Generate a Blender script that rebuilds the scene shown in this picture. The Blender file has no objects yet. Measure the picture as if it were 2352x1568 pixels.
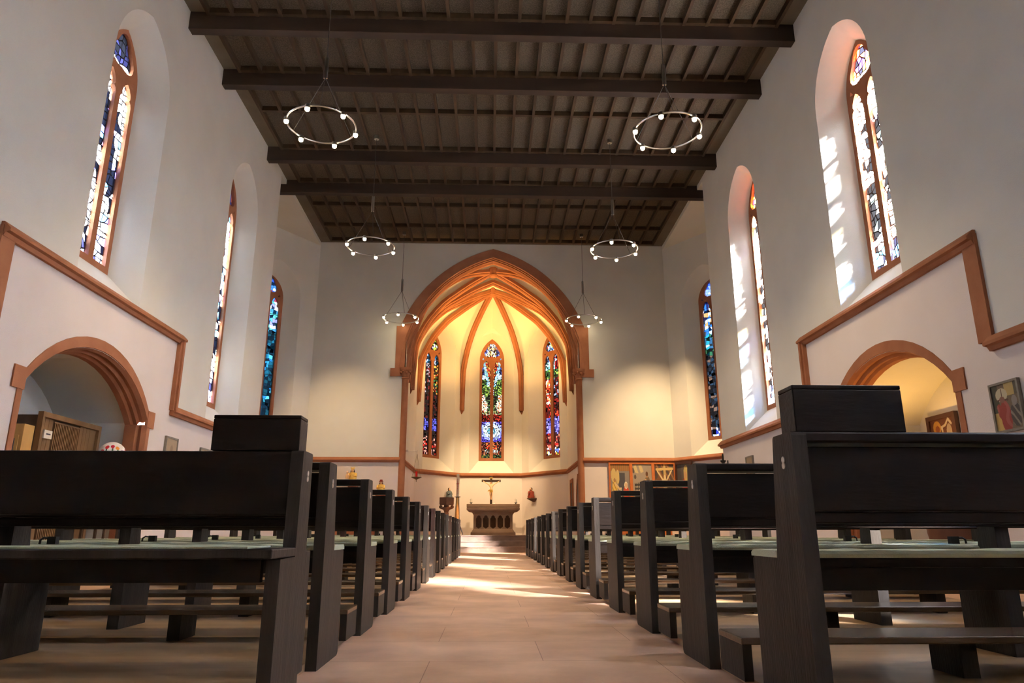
import bpy, bmesh, math, random
from mathutils import Vector, Matrix
from mathutils.geometry import tessellate_polygon
PI = math.pi
rnd = random.Random(7)
scene = bpy.context.scene
COL = scene.collection

# ------------------------------------------------------------------ materials
def new_mat(name):
    m = bpy.data.materials.new(name); m.use_nodes = True
    return m, m.node_tree.nodes, m.node_tree.links

def mat(name, c, rough=0.7, c2=None, scale=6.0, bump=0.0, bscale=60.0, metal=0.0, spec=0.4, stretch=None, detail=5, lo=.35, hi=.65):
    m, N, L = new_mat(name); b = N['Principled BSDF']
    b.inputs['Base Color'].default_value = (*c, 1); b.inputs['Roughness'].default_value = rough
    b.inputs['Metallic'].default_value = metal; b.inputs['Specular IOR Level'].default_value = spec
    if c2 or bump:
        g = N.new('ShaderNodeNewGeometry'); mp = N.new('ShaderNodeMapping')
        L.new(g.outputs['Position'], mp.inputs['Vector'])
        if stretch: mp.inputs['Scale'].default_value = stretch
    if c2:
        n = N.new('ShaderNodeTexNoise'); n.inputs['Scale'].default_value = scale; n.inputs['Detail'].default_value = detail
        r = N.new('ShaderNodeValToRGB'); r.color_ramp.elements[0].position = lo; r.color_ramp.elements[1].position = hi
        r.color_ramp.elements[0].color = (*c, 1); r.color_ramp.elements[1].color = (*c2, 1)
        L.new(mp.outputs['Vector'], n.inputs['Vector']); L.new(n.outputs['Fac'], r.inputs['Fac'])
        L.new(r.outputs['Color'], b.inputs['Base Color'])
    if bump:
        n2 = N.new('ShaderNodeTexNoise'); n2.inputs['Scale'].default_value = bscale; n2.inputs['Detail'].default_value = 3
        bp = N.new('ShaderNodeBump'); bp.inputs['Strength'].default_value = bump; bp.inputs['Distance'].default_value = .01
        L.new(mp.outputs['Vector'], n2.inputs['Vector']); L.new(n2.outputs['Fac'], bp.inputs['Height'])
        L.new(bp.outputs['Normal'], b.inputs['Normal'])
    return m

def emit(name, c, s):
    m, N, L = new_mat(name)
    b = N['Principled BSDF']; b.inputs['Base Color'].default_value = (*c, 1)
    b.inputs['Emission Color'].default_value = (*c, 1); b.inputs['Emission Strength'].default_value = s
    return m

def attr_mat(name, rough=.7, spec=.3):
    m, N, L = new_mat(name); b = N['Principled BSDF']
    a = N.new('ShaderNodeAttribute'); a.attribute_name = 'Col'
    L.new(a.outputs['Color'], b.inputs['Base Color']); b.inputs['Roughness'].default_value = rough
    b.inputs['Specular IOR Level'].default_value = spec
    return m

def glass_mat(name, scatter):
    m, N, L = new_mat(name); N.remove(N['Principled BSDF']); out = N['Material Output']
    a = N.new('ShaderNodeAttribute'); a.attribute_name = 'Col'
    t = N.new('ShaderNodeBsdfTransparent'); d = N.new('ShaderNodeBsdfTranslucent'); mx = N.new('ShaderNodeMixShader')
    L.new(a.outputs['Color'], t.inputs['Color']); L.new(a.outputs['Color'], d.inputs['Color'])
    mx.inputs['Fac'].default_value = scatter
    L.new(t.outputs[0], mx.inputs[1]); L.new(d.outputs[0], mx.inputs[2]); L.new(mx.outputs[0], out.inputs['Surface'])
    return m

M = {}
M['plaster'] = mat('plaster', (.65, .645, .59), .9, (.69, .685, .63), 1.3, .25, 140, spec=.15)
M['plaster_low'] = mat('plaster_pink', (.70, .635, .60), .9, (.74, .675, .64), 1.3, .25, 140, spec=.15)
M['strip'] = mat('ceiling_strip', (.14, .118, .083), .9, (.16, .135, .098), 3, .3, 90, spec=.1)
M['panel'] = mat('ceiling_panel', (.065, .05, .032), .95, (.135, .108, .078), 55, .8, 160, spec=.1, detail=6)
M['rib'] = mat('ceiling_rib', (.034, .019, .009), .7, (.055, .030, .013), 8, .1, 60, spec=.2, stretch=(1, .15, 1))
M['beam'] = mat('ceiling_beam', (.022, .012, .007), .65, (.036, .019, .010), 5, .15, 50, spec=.25, stretch=(.15, 1, 1))
M['sand'] = mat('sandstone', (.275, .106, .050), .85, (.335, .136, .066), 3.5, .3, 120, spec=.2)
M['sandjoint'] = mat('sandstone_joint', (.55, .36, .28), .9)
M['wood'] = mat('pew_wood', (.0048, .0025, .0016), .4, (.0095, .005, .003), 14, .12, 60, spec=.14, stretch=(.2, 1, 1))  # shade of the rear faces put into the colour, blacker than real
M['endwood'] = mat('pew_end_wood', (.017, .0125, .009), .5, (.032, .024, .018), 12, .2, 70, spec=.16, stretch=(1, 2.2, .18))  # same pew timber, light on the aisle faces put into the colour
M['kneel'] = mat('kneeler_wood', (.060, .034, .016), .26, (.095, .056, .028), 12, .1, 60, spec=.6, stretch=(.2, 1, 1))
M['pad'] = mat('seat_pad', (.50, .55, .36), .8, (.58, .62, .43), 5, .3, 200, spec=.2)  # green and brightness raised in the colour for light through green glass
M['boards'] = mat('floor_boards', (.36, .22, .105), .34, (.50, .32, .165), 9, .1, 60, spec=.5, stretch=(.12, 1, 1))
M['steel'] = mat('brushed_steel', (.62, .60, .57), .28, metal=1.0)
M['wire'] = mat('wire', (.10, .09, .08), .5, metal=.6)
M['plate'] = mat('plate_metal', (.75, .74, .70), .35, metal=.7)
M['black'] = mat('black_iron', (.015, .014, .013), .5, metal=.3)
M['altar'] = mat('altar_stone', (.30, .205, .14), .85, (.37, .26, .185), 4, .35, 120, spec=.2)
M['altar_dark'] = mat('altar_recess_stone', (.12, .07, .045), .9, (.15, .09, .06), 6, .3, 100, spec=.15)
M['step'] = mat('step_stone', (.20, .135, .10), .8, (.27, .185, .14), 4, .25, 90, spec=.3)
M['wax'] = mat('candle_wax', (.86, .83, .76), .5)
M['redpaint'] = mat('red_paint', (.45, .02, .02), .6)
M['redglass'] = mat('red_glass', (.65, .01, .015), .2)
M['bronze'] = mat('bronze', (.13, .085, .04), .45, metal=.7)
M['gold'] = mat('gilding', (.83, .52, .10), .32, (.95, .66, .18), 20, .2, 60, metal=.75)
M['skin'] = mat('carved_skin', (.78, .50, .28), .6)
M['hair'] = mat('carved_hair', (.05, .025, .012), .7)
M['bluerobe'] = mat('blue_robe', (.10, .14, .16), .6, (.16, .19, .20), 20)
M['redrobe'] = mat('red_robe', (.32, .035, .02), .6, (.22, .05, .02), 20)
M['darkcross'] = mat('cross_wood', (.035, .018, .010), .55)
M['oak'] = mat('oak', (.135, .068, .024), .55, (.18, .095, .036), 10, .12, 60, spec=.35, stretch=(1, 1, .12))
M['oakdark'] = mat('dark_oak', (.045, .022, .009), .6, (.06, .03, .012), 10, .1, 60, stretch=(1, 1, .12))
M['yellowwood'] = mat('light_wood', (.50, .28, .08), .55, (.56, .33, .10), 8, .1, 50, stretch=(1, 1, .15))
M['darkgrey'] = mat('dark_grey', (.035, .036, .04), .6)
M['cream'] = mat('cream_card', (.78, .72, .58), .7)
M['orangewood'] = mat('orange_frame', (.46, .13, .030), .5, (.55, .17, .045), 8, .1, 60)
M['frame_grey'] = mat('grey_frame', (.17, .15, .12), .6, (.21, .19, .155), 30)
M['frame_dark'] = mat('dark_frame', (.05, .018, .010), .5)
M['lead'] = mat('lead_came', (.006, .006, .006), .8)
M['doorwood'] = mat('door_wood', (.06, .028, .014), .6)
M['paint'] = attr_mat('painted_panel', .65)
M['fabric'] = attr_mat('painted_fabric', .8)
M['glass'] = glass_mat('stained_glass', .30)
M['glass_pale'] = glass_mat('pale_stained_glass', .6)
M['bulb'] = emit('lamp_bulb', (1.0, .80, .50), 26)
M['yellowcloth'] = mat('yellow_cloth', (.72, .55, .20), .8, (.80, .66, .30), 12)
M['brownpot'] = mat('brown_tub', (.09, .035, .018), .45, (.12, .05, .025), 8, spec=.45)

def stone_floor():
    m, N, L = new_mat('floor_slabs'); b = N['Principled BSDF']
    g = N.new('ShaderNodeNewGeometry'); mp = N.new('ShaderNodeMapping'); L.new(g.outputs['Position'], mp.inputs['Vector'])
    mp.inputs['Location'].default_value = (.25, .1, 0)
    br = N.new('ShaderNodeTexBrick'); br.inputs['Scale'].default_value = 1
    br.inputs['Brick Width'].default_value = .97; br.inputs['Row Height'].default_value = .56
    br.inputs['Mortar Size'].default_value = .0022; br.inputs['Mortar Smooth'].default_value = .3
    br.inputs['Color1'].default_value = (.60, .40, .275, 1); br.inputs['Color2'].default_value = (.66, .455, .32, 1)
    br.inputs['Mortar'].default_value = (.34, .20, .13, 1)
    L.new(mp.outputs[0], br.inputs['Vector'])
    n = N.new('ShaderNodeTexNoise'); n.inputs['Scale'].default_value = 2.6; n.inputs['Detail'].default_value = 6
    L.new(g.outputs['Position'], n.inputs['Vector'])
    r = N.new('ShaderNodeValToRGB'); r.color_ramp.elements[0].color = (.74, .67, .62, 1); r.color_ramp.elements[1].color = (1.12, 1.08, 1.04, 1)
    r.color_ramp.elements[0].position = .3; r.color_ramp.elements[1].position = .7
    L.new(n.outputs['Fac'], r.inputs['Fac'])
    mx = N.new('ShaderNodeMix'); mx.data_type = 'RGBA'; mx.blend_type = 'MULTIPLY'; mx.inputs['Factor'].default_value = 1
    L.new(br.outputs['Color'], mx.inputs['A']); L.new(r.outputs['Color'], mx.inputs['B'])
    L.new(mx.outputs['Result'], b.inputs['Base Color'])
    b.inputs['Roughness'].default_value = .5; b.inputs['Specular IOR Level'].default_value = .35
    n2 = N.new('ShaderNodeTexNoise'); n2.inputs['Scale'].default_value = 25
    bp = N.new('ShaderNodeBump'); bp.inputs['Strength'].default_value = .15; bp.inputs['Distance'].default_value = .01
    L.new(g.outputs['Position'], n2.inputs['Vector']); L.new(n2.outputs['Fac'], bp.inputs['Height']); L.new(bp.outputs[0], b.inputs['Normal'])
    return m
M['slabs'] = stone_floor()

# ------------------------------------------------------------------ mesh builder
class B:
    def __init__(s): s.v = []; s.f = []; s.mi = []; s.c = []
    def add(s, vs, fs, mi=0, cols=None):
        k = len(s.v); s.v += [Vector(p) for p in vs]
        for i, f in enumerate(fs):
            s.f.append([k + a for a in f]); s.mi.append(mi); s.c.append(cols[i] if cols else None)
        return s
    def box(s, x0, x1, y0, y1, z0, z1, ch=0.0, mi=0):
        if ch <= 0:
            vs = [(x, y, z) for z in (z0, z1) for y in (y0, y1) for x in (x0, x1)]
            return s.add(vs, [(0, 2, 3, 1), (4, 5, 7, 6), (0, 1, 5, 4), (2, 6, 7, 3), (0, 4, 6, 2), (1, 3, 7, 5)], mi)
        bm = bmesh.new(); bmesh.ops.create_cube(bm, size=1)
        for v in bm.verts:
            v.co = Vector(((x0 + x1) / 2 + v.co.x * (x1 - x0), (y0 + y1) / 2 + v.co.y * (y1 - y0), (z0 + z1) / 2 + v.co.z * (z1 - z0)))
        bmesh.ops.bevel(bm, geom=bm.edges[:], offset=ch, segments=2, affect='EDGES', profile=.5)
        bm.verts.index_update()
        s.add([v.co for v in bm.verts], [[v.index for v in f.verts] for f in bm.faces], mi); bm.free(); return s
    def shape(s, outlines, fn, d0, d1=None, mi=0, mside=None):
        """outlines of 2-D points (first outer, others holes) mapped by fn(u,v,d); a solid between depth d0 and d1"""
        vl = [[Vector((a, b, 0)) for a, b in o] for o in outlines]
        tris = tessellate_polygon(vl); flat = [p for o in outlines for p in o]
        for d in ((d0,) if d1 is None else (d0, d1)):
            s.add([fn(a, b, d) for a, b in flat], [tuple(t) for t in tris], mi)
        if d1 is not None:
            for o in outlines:
                n = len(o)
                s.add([fn(a, b, d0) for a, b in o] + [fn(a, b, d1) for a, b in o],
                      [(i, (i + 1) % n, n + (i + 1) % n, n + i) for i in range(n)], mi if mside is None else mside)
        return s
    def loft(s, rings, closed=True, cap=False, mi=0):
        n = len(rings[0]); vs = [p for r in rings for p in r]; fs = []
        for k in range(len(rings) - 1):
            for i in range(n if closed else n - 1):
                a, b = k * n + i, k * n + (i + 1) % n
                fs.append((a, b, b + n, a + n))
        if cap: fs += [tuple(range(n))[::-1], tuple(range((len(rings) - 1) * n, len(rings) * n))]
        return s.add(vs, fs, mi)
    def lathe(s, prof, c=(0, 0, 0), n=16, a0=0.0, sx=1.0, sy=1.0, mi=0):
        c = Vector(c); rings = [[c + Vector((r * sx * math.cos(a0 + 2 * PI * i / n), r * sy * math.sin(a0 + 2 * PI * i / n), z)) for i in range(n)] for r, z in prof]
        return s.loft(rings, True, True, mi)
    def tube(s, pts, r, n=8, closed=False, mi=0):
        pts = [Vector(p) for p in pts]; m = len(pts); rs = r if isinstance(r, (list, tuple)) else [r] * m
        up = None; rings = []
        for i, p in enumerate(pts):
            a = pts[(i - 1) % m] if (closed or i) else p; b = pts[(i + 1) % m] if (closed or i < m - 1) else p
            t = (b - a).normalized()
            if up is None: up = Vector((0, 0, 1)) if abs(t.z) < .9 else Vector((1, 0, 0))
            x = t.cross(up).normalized(); y = x.cross(t).normalized(); up = y
            rings.append([p + (x * math.cos(2 * PI * k / n) + y * math.sin(2 * PI * k / n)) * rs[i] for k in range(n)])
        if closed: rings.append(rings[0])
        return s.loft(rings, True, not closed, mi)
    def sphere(s, c, r, n=12, sx=1, sy=1, sz=1, mi=0):
        m = max(6, n // 2 + 2)
        return s.lathe([(r * max(.02, math.sin(PI * i / m)), -r * sz * math.cos(PI * i / m)) for i in range(m + 1)], c, n, 0, sx, sy, mi)

def wloc(o):
    v = Vector((0, 0, 0))
    while o is not None: v += o.location; o = o.parent
    return v
def obj(name, b, mats, parent=None, smooth=False, local=False, clean=True):
    me = bpy.data.meshes.new(name)
    off = Vector((0, 0, 0)) if (parent is None or local) else wloc(parent)
    me.from_pydata([v - off for v in b.v], [], b.f)
    mats = mats if isinstance(mats, (list, tuple)) else [mats]
    for m in mats: me.materials.append(m)
    if len(mats) > 1: me.polygons.foreach_set('material_index', b.mi)
    if any(c is not None for c in b.c):
        ca = me.color_attributes.new('Col', 'FLOAT_COLOR', 'CORNER')
        for p, c in zip(me.polygons, b.c):
            for li in p.loop_indices: ca.data[li].color = (*(c or (0, 0, 0)), 1)
    if clean:
        bm = bmesh.new(); bm.from_mesh(me)
        bmesh.ops.remove_doubles(bm, verts=bm.verts, dist=1e-5)
        bmesh.ops.recalc_face_normals(bm, faces=bm.faces); bm.to_mesh(me); bm.free()
    if smooth:
        me.shade_smooth()
        try: me.set_sharp_from_angle(angle=math.radians(38))
        except Exception: pass
    o = bpy.data.objects.new(name, me); COL.objects.link(o)
    if parent is not None: o.parent = parent
    return o
def tag(o, label=None, cat=None, group=None, kind=None):
    if label: o['label'] = label
    if cat: o['category'] = cat
    if group: o['group'] = group
    if kind: o['kind'] = kind
    return o
def thing(name, loc, label, cat, group=None, kind=None):
    o = bpy.data.objects.new(name, None); COL.objects.link(o); o.location = loc; o.empty_display_size = .1
    return tag(o, label, cat, group, kind)
def struct(name, b, mats, label, parent=None, cat='structure', smooth=False):
    o = obj(name, b, mats, parent, smooth)
    if parent is None: tag(o, label, cat, None, 'structure')
    return o
def copy_tree(o, parent=None):
    c = o.copy(); COL.objects.link(c)
    if parent is not None: c.parent = parent
    for ch in [x for x in bpy.data.objects if x.parent == o]: copy_tree(ch, c)
    return c

# ------------------------------------------------------------------ plan (metres): x right, y towards the altar
XC = .04
XL, XR = -4.82, 4.89
YB, YE = -2.0, 14.7          # back wall, end of the nave walls
ZC = 8.53                    # ceiling
YA = 18.8                    # chancel arch wall
CLX, CRX = -4.87, 4.93       # corners of the arch wall
TO = 6.42                    # transept outer wall, from the axis
PL, PR = -2.32, 2.42         # chancel side walls
PB, PBK = 22.0, 23.7         # bend of the apse, back wall
PCL, PCR = -.98, 1.07        # back wall corners
AX = .05                     # axis of the chancel
ZP = .45                     # chancel floor

def pointed(hw, zb, zs, za, n=10, c=0.0):
    h = za - zs; R = (h * h + hw * hw) / (2 * hw); th = math.atan2(h, R - hw)
    right = [(c + hw - R + R * math.cos(th * i / n), zs + R * math.sin(th * i / n)) for i in range(n + 1)]
    right[-1] = (c, za)
    left = [(2 * c - a, b) for a, b in right[-2::-1]]
    return [(c - hw, zb), (c + hw, zb)] + right + left

# ---- stained glass colours (transmission), u -1..1 across, t 0..1 bottom to top
def glass_pale_left(u, t, r):
    if t < .12: return r.choice([(.02, .02, .05), (.10, .10, .30), (.25, .25, .55), (.5, .6, .8)])
    if t > .86: return r.choice([(.02, .02, .03), (.03, .03, .10), (.20, .05, .04), (.06, .06, .20)])
    k = r.random() + .35 * math.sin(9 * t + 2 * u)
    if k > .50: return r.choice([(.86, .9, .97), (.78, .84, .97), (.9, .9, .95), (.7, .72, .92)])
    if k > .32: return r.choice([(.10, .10, .55), (.28, .2, .6), (.05, .2, .5), (.25, .45, .6)])
    return (.012, .014, .03)
def glass_pale_right(u, t, r):
    if t < .10: return r.choice([(.04, .12, .5), (.02, .02, .04), (.03, .2, .5), (.3, .45, .8)])
    if t > .86: return r.choice([(.02, .02, .03), (.6, .08, .02), (.8, .25, .03), (.15, .08, .4), (.03, .03, .05)])
    k = r.random() + .3 * math.sin(8 * t + 1.5 * u + 1)
    if k > .44: return r.choice([(.96, .96, .98), (.9, .93, .98), (.95, .92, .98), (.85, .85, .96)])
    if k > .3: return r.choice([(.45, .35, .75), (.2, .35, .6), (.25, .4, .4), (.6, .5, .3)])
    return (.014, .014, .016)
def glass_blue(u, t, r):
    if t > .84: return r.choice([(.03, .08, .5), (.02, .02, .06), (.5, .6, .8), (.3, .04, .08), (.05, .2, .6)])
    if t > .66: return r.choice([(.75, .8, .9), (.05, .25, .55), (.3, .3, .7), (.02, .03, .08), (.1, .5, .5)])
    s = math.sin(6 * u + 23 * t) + .8 * math.sin(31 * t)
    if s > .9 and r.random() < .8: return r.choice([(.03, .26, .55), (.02, .16, .42), (.08, .42, .65), (.02, .2, .3)])
    return r.choice([(.004, .012, .022), (.006, .02, .04), (.008, .05, .08), (.01, .09, .16)])
def glass_dusk(u, t, r):
    if t > .84: return r.choice([(.03, .08, .55), (.6, .7, .9), (.02, .02, .06), (.2, .3, .8)])
    if t > .66: return r.choice([(.4, .6, .9), (.03, .15, .6), (.75, .8, .95), (.02, .02, .08), (.5, .25, .1)])
    if t > .52: return r.choice([(.03, .12, .06), (.3, .35, .4), (.03, .1, .2), (.008, .008, .01), (.02, .25, .35)])
    if t < .07: return r.choice([(.02, .03, .3), (.02, .02, .05), (.7, .75, .9)])
    return r.choice([(.008, .007, .008), (.01, .01, .012), (.012, .014, .022), (.14, .08, .06), (.02, .035, .06), (.008, .008, .01)])
def glass_centre(u, t, r):
    a = abs(u); q = r.random()
    if t > .855:
        if a < .35: return r.choice([(.9, .9, .92), (.85, .4, .08), (.9, .7, .45), (.1, .03, .03)])
        return r.choice([(.7, .75, .9), (.1, .12, .5), (.03, .02, .05), (.6, .2, .05)])
    if t > .60:
        e = .16 + .62 * (t - .56) / .28
        if abs(a - e) < .13: return r.choice([(.6, .8, .92), (.8, .9, .95), (.25, .5, .75), (.2, .5, .45)])
        if a < e: return r.choice([(.6, .05, .015), (.8, .25, .03), (.85, .5, .15), (.12, .01, .01), (.5, .02, .02)])
        if t < .66: return r.choice([(.08, .2, .03), (.02, .03, .02), (.3, .42, .08), (.02, .05, .02)])
        if t < .70: return r.choice([(.8, .87, .93), (.6, .75, .85)])
        return r.choice([(.02, .04, .22), (.015, .015, .03), (.05, .1, .4), (.02, .03, .1)])
    if t > .53:
        if a < .22: return r.choice([(.5, .7, .85), (.25, .05, .05)])
        return r.choice([(.35, .48, .07), (.02, .03, .015), (.1, .2, .03), (.05, .06, .02)])
    if t > .40:
        if a < .12: return (.03, .12, .4)
        if a > .45 + .12 * math.sin(40 * t): return r.choice([(.92, .72, .5), (.9, .55, .3), (.9, .85, .75), (.75, .12, .03)])
        return r.choice([(.015, .012, .01), (.03, .05, .02), (.02, .015, .01), (.12, .2, .06)])
    if t > .315:
        if t > .37 and q < .6: return r.choice([(.7, .45, .15), (.2, .35, .12), (.6, .55, .3)])
        return r.choice([(.30, .012, .008), (.06, .006, .006), (.5, .03, .015), (.03, .006, .006)])
    if t > .155:
        d = math.hypot(u / .95, (t - .24) / .075)
        if .35 < d < .75: return r.choice([(.85, .9, .95), (.75, .88, .9), (.9, .92, .95)])
        if d <= .35: return r.choice([(.04, .3, .28), (.3, .6, .6), (.85, .9, .95), (.03, .2, .35)])
        if d < 1.02: return r.choice([(.35, .4, .85), (.2, .2, .7), (.6, .65, .9)])
        return r.choice([(.07, .05, .4), (.05, .03, .25), (.14, .08, .45)])
    if .065 < t < .09 and a < .55: return r.choice([(.85, .9, .85), (.6, .75, .6), (.1, .05, .03)])
    if t > .09 and a < .5: return r.choice([(.75, .1, .02), (.6, .04, .015), (.85, .35, .1), (.05, .01, .01)])
    if t < .05: return r.choice([(.03, .09, .03), (.02, .02, .015), (.2, .14, .02), (.02, .05, .02)])
    return r.choice([(.03, .008, .006), (.2, .02, .012), (.015, .012, .01), (.45, .12, .05), (.02, .01, .01)])
def glass_red_left(u, t, r):
    if t > .84: return r.choice([(.5, .65, .05), (.04, .03, .02), (.75, .7, .75), (.2, .04, .03)])
    if t > .74: return r.choice([(.02, .12, .22), (.01, .02, .03), (.5, .45, .55), (.01, .03, .05)])
    if t > .50:
        if u > .1: return r.choice([(.7, .2, .03), (.75, .35, .06), (.35, .03, .015), (.02, .02, .015), (.03, .1, .03)])
        return r.choice([(.012, .01, .01), (.2, .02, .015), (.35, .25, .25), (.02, .012, .01)])
    if .21 < t < .30: return r.choice([(.10, .09, .5), (.16, .14, .6), (.06, .05, .35), (.02, .02, .06)])
    if t < .16: return r.choice([(.45, .015, .01), (.05, .008, .006), (.02, .01, .008), (.5, .2, .15), (.02, .01, .01)])
    return r.choice([(.015, .008, .007), (.02, .01, .008), (.08, .01, .008), (.02, .012, .01)])
def glass_red_right(u, t, r):
    if t > .86: return r.choice([(.75, .8, .6), (.5, .5, .1), (.1, .2, .4), (.5, .02, .02)])
    if t > .76: return r.choice([(.03, .06, .45), (.06, .2, .6), (.6, .7, .85), (.02, .02, .06)]) if u < .2 else r.choice([(.4, .02, .03), (.02, .015, .03), (.6, .6, .7)])
    if t > .70: return r.choice([(.85, .88, .92), (.2, .5, .45), (.5, .65, .7)]) if u < .2 else (.3, .02, .02)
    if t > .62: return r.choice([(.03, .08, .02), (.3, .4, .06), (.02, .02, .012), (.05, .15, .04)])
    if t > .42: return r.choice([(.85, .25, .06), (.9, .7, .5), (.7, .05, .015), (.3, .012, .01)]) if u < .1 else r.choice([(.04, .008, .008), (.25, .015, .012), (.35, .4, .6), (.02, .01, .01)])
    if t > .32: return r.choice([(.45, .02, .012), (.08, .008, .007), (.6, .05, .02), (.02, .01, .01)])
    if t > .19: return r.choice([(.22, .17, .62), (.14, .10, .5), (.35, .3, .7), (.05, .04, .2)])
    if t < .09: return r.choice([(.8, .85, .9), (.1, .15, .5), (.6, .35, .05), (.3, .03, .02), (.05, .05, .02)])
    return r.choice([(.45, .02, .015), (.05, .01, .01), (.6, .15, .1), (.03, .01, .01)])

WIN = []
def glass_panel(P, hw, zb, zs, za, d, fn, nx, nz, seed, dim, dlim, lead=.009):
    r = random.Random(seed); b = B(); out = pointed(hw + .02, zb - .02, zs, za + .03, 12)
    def inside(u, z):
        if z < zb - .03 or abs(u) > hw + .03: return False
        if z <= zs: return True
        h = za - zs; R = (h * h + hw * hw) / (2 * hw)
        return (abs(u) + R - hw) ** 2 + (z - zs) ** 2 <= (R + .035) ** 2
    dx = 2 * (hw + .01) / nx; dz = (za - zb) / nz; gp = {}
    for i in range(nx + 1):
        for k in range(nz + 1):
            ju = 0 if i in (0, nx) else r.uniform(-.36, .36) * dx
            jz = r.uniform(-.38, .38) * dz
            gp[i, k] = Vector((-(hw + .01) + i * dx + ju, zb + k * dz + jz))
    for i in range(nx):
        for k in range(nz):
            q = [gp[i, k], gp[i + 1, k], gp[i + 1, k + 1], gp[i, k + 1]]; c = sum(q, Vector((0, 0))) / 4
            if not inside(c.x, c.y): continue
            t = (c.y - zb) / (za - zb); col = fn(c.x / hw, t, r)
            f = r.uniform(.85, 1.1) * (.07 if dlim == 9 and r.random() < .2 else 1); col = tuple(min(1, x * f * dim) for x in col) if max(col) < dlim else col
            ins = []
            for p in q:
                v = c - p; ins.append(p + v * min(.45, lead * 1.6 / max(.01, v.length)))
            vs = [P(p.x, p.y, d) for p in q] + [P(p.x, p.y, d) for p in ins]
            b.add(vs, [(4, 5, 6, 7)], 0, [col])
            b.add(vs, [(0, 1, 5, 4), (1, 2, 6, 5), (2, 3, 7, 6), (3, 0, 4, 7)], 1, [(.01, .01, .01)] * 4)
    for k in range(1, int((zs - zb) / .55) + 1):          # saddle bars
        z = zb + k * .55
        b.add([P(-hw, z - .008, d - .012), P(hw, z - .008, d - .012), P(hw, z + .008, d - .012), P(-hw, z + .008, d - .012)], [(0, 1, 2, 3)], 1, [(.01, .01, .01)])
    return b

def lancet(c, w, zb, zs, za):
    """a light with a trefoiled head"""
    h = za - zs; pts = [(c - w, zb), (c + w, zb), (c + w, zs)]
    rh = [(w * .98, .16), (w * .86, .30), (w * .60, .38), (w * .74, .50), (w * .66, .68), (w * .40, .86)]
    pts += [(c + a, zs + f * h) for a, f in rh] + [(c, za)] + [(c - a, zs + f * h) for a, f in rh[::-1]] + [(c - w, zs)]
    return pts

def window(n, o, ud, nd, zb, zs, za, sill, apex, fn, label, gm, hw=.44, ohw=.755, dep=.32, ozs=None, nx=10, nz=46, seed=0, revm=None, outer_apex=None):
    """o: wall point under the middle of the window; ud: along the wall; nd: outwards"""
    o, ud, nd = Vector(o), Vector(ud), Vector(nd)
    P = lambda u, z, d: o + ud * u + nd * d + Vector((0, 0, z))
    root = thing('window_%d' % n, P(0, zb, dep), label, 'window', None, 'structure')
    ozs = zs if ozs is None else ozs
    A = pointed(ohw, sill, ozs, apex, 12); Bo = pointed(hw, zb, zs, za, 12)
    b = B(); b.loft([[P(a, z, 0) for a, z in A], [P(a, z, dep) for a, z in Bo]], True)
    obj('reveal', b, revm or M['plaster'], root, smooth=True)
    def holes(g):
        lw = (hw - .066 - .034) / 2 - g; cx = .034 + lw + g
        hs = [lancet(-cx, lw, zb + .07 + g, zs - .34, zs + .02 - g), lancet(cx, lw, zb + .07 + g, zs - .34, zs + .02 - g)]
        h = za - zs; r0 = .41 * min(h, hw * 1.55) - g; cz = zs + .075 + r0 * 1.05
        hs.append([((r0 * (1 + .17 * math.cos(3 * (a - PI / 2)))) * math.cos(a), cz + (r0 * (1 + .17 * math.cos(3 * (a - PI / 2)))) * math.sin(a)) for a in [2 * PI * i / 30 for i in range(30)]])
        for s in (-1, 1):
            x = s * hw * .70; zz = zs + .03
            hs.append([(x - s * .045, zz - .03 + g), (x + s * (.055 - g), zz + .01), (x + s * .012, zz + .10 - g)])
        return hs
    b = B(); b.shape([Bo] + holes(.022), P, dep, dep + .04)
    b.shape([Bo] + holes(0), P, dep + .04, dep + .10)
    obj('tracery', b, M['sand'], root)
    g = glass_panel(P, hw - .03, zb, zs, za, dep + .07, fn, nx, nz, seed, *((.12, .45) if gm is M['glass_pale'] else (.055, 9, .0035)))
    obj('glass_panes', g, [gm, M['lead']], root, clean=False)
    WIN.append((P(0, (zb + za) / 2, dep + .35), nd, ud, hw * 2, za - zb))
    return [(a, z) for a, z in A]

# ------------------------------------------------------------------ room shell
# floor
b = B().add([(-7, YB, 0), (7, YB, 0), (7, 24.5, 0), (-7, 24.5, 0)], [(0, 1, 2, 3)])
struct('floor', b, M['slabs'], 'floor of pinkish stone slabs along the aisle', cat='floor')
for s, x0, x1, y0, y1, nm in ((-1, -3.55, -.725, YB + .1, 17.5, 'left'), (1, .935, 3.65, YB + .1, 18.1, 'right')):
    b = B().box(x0, x1, y0, y1, 0.001, .03)
    struct('floor_platform_' + nm, b, M['boards'], 'brown wooden boards under the %s pews' % nm, cat='floor')

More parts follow.
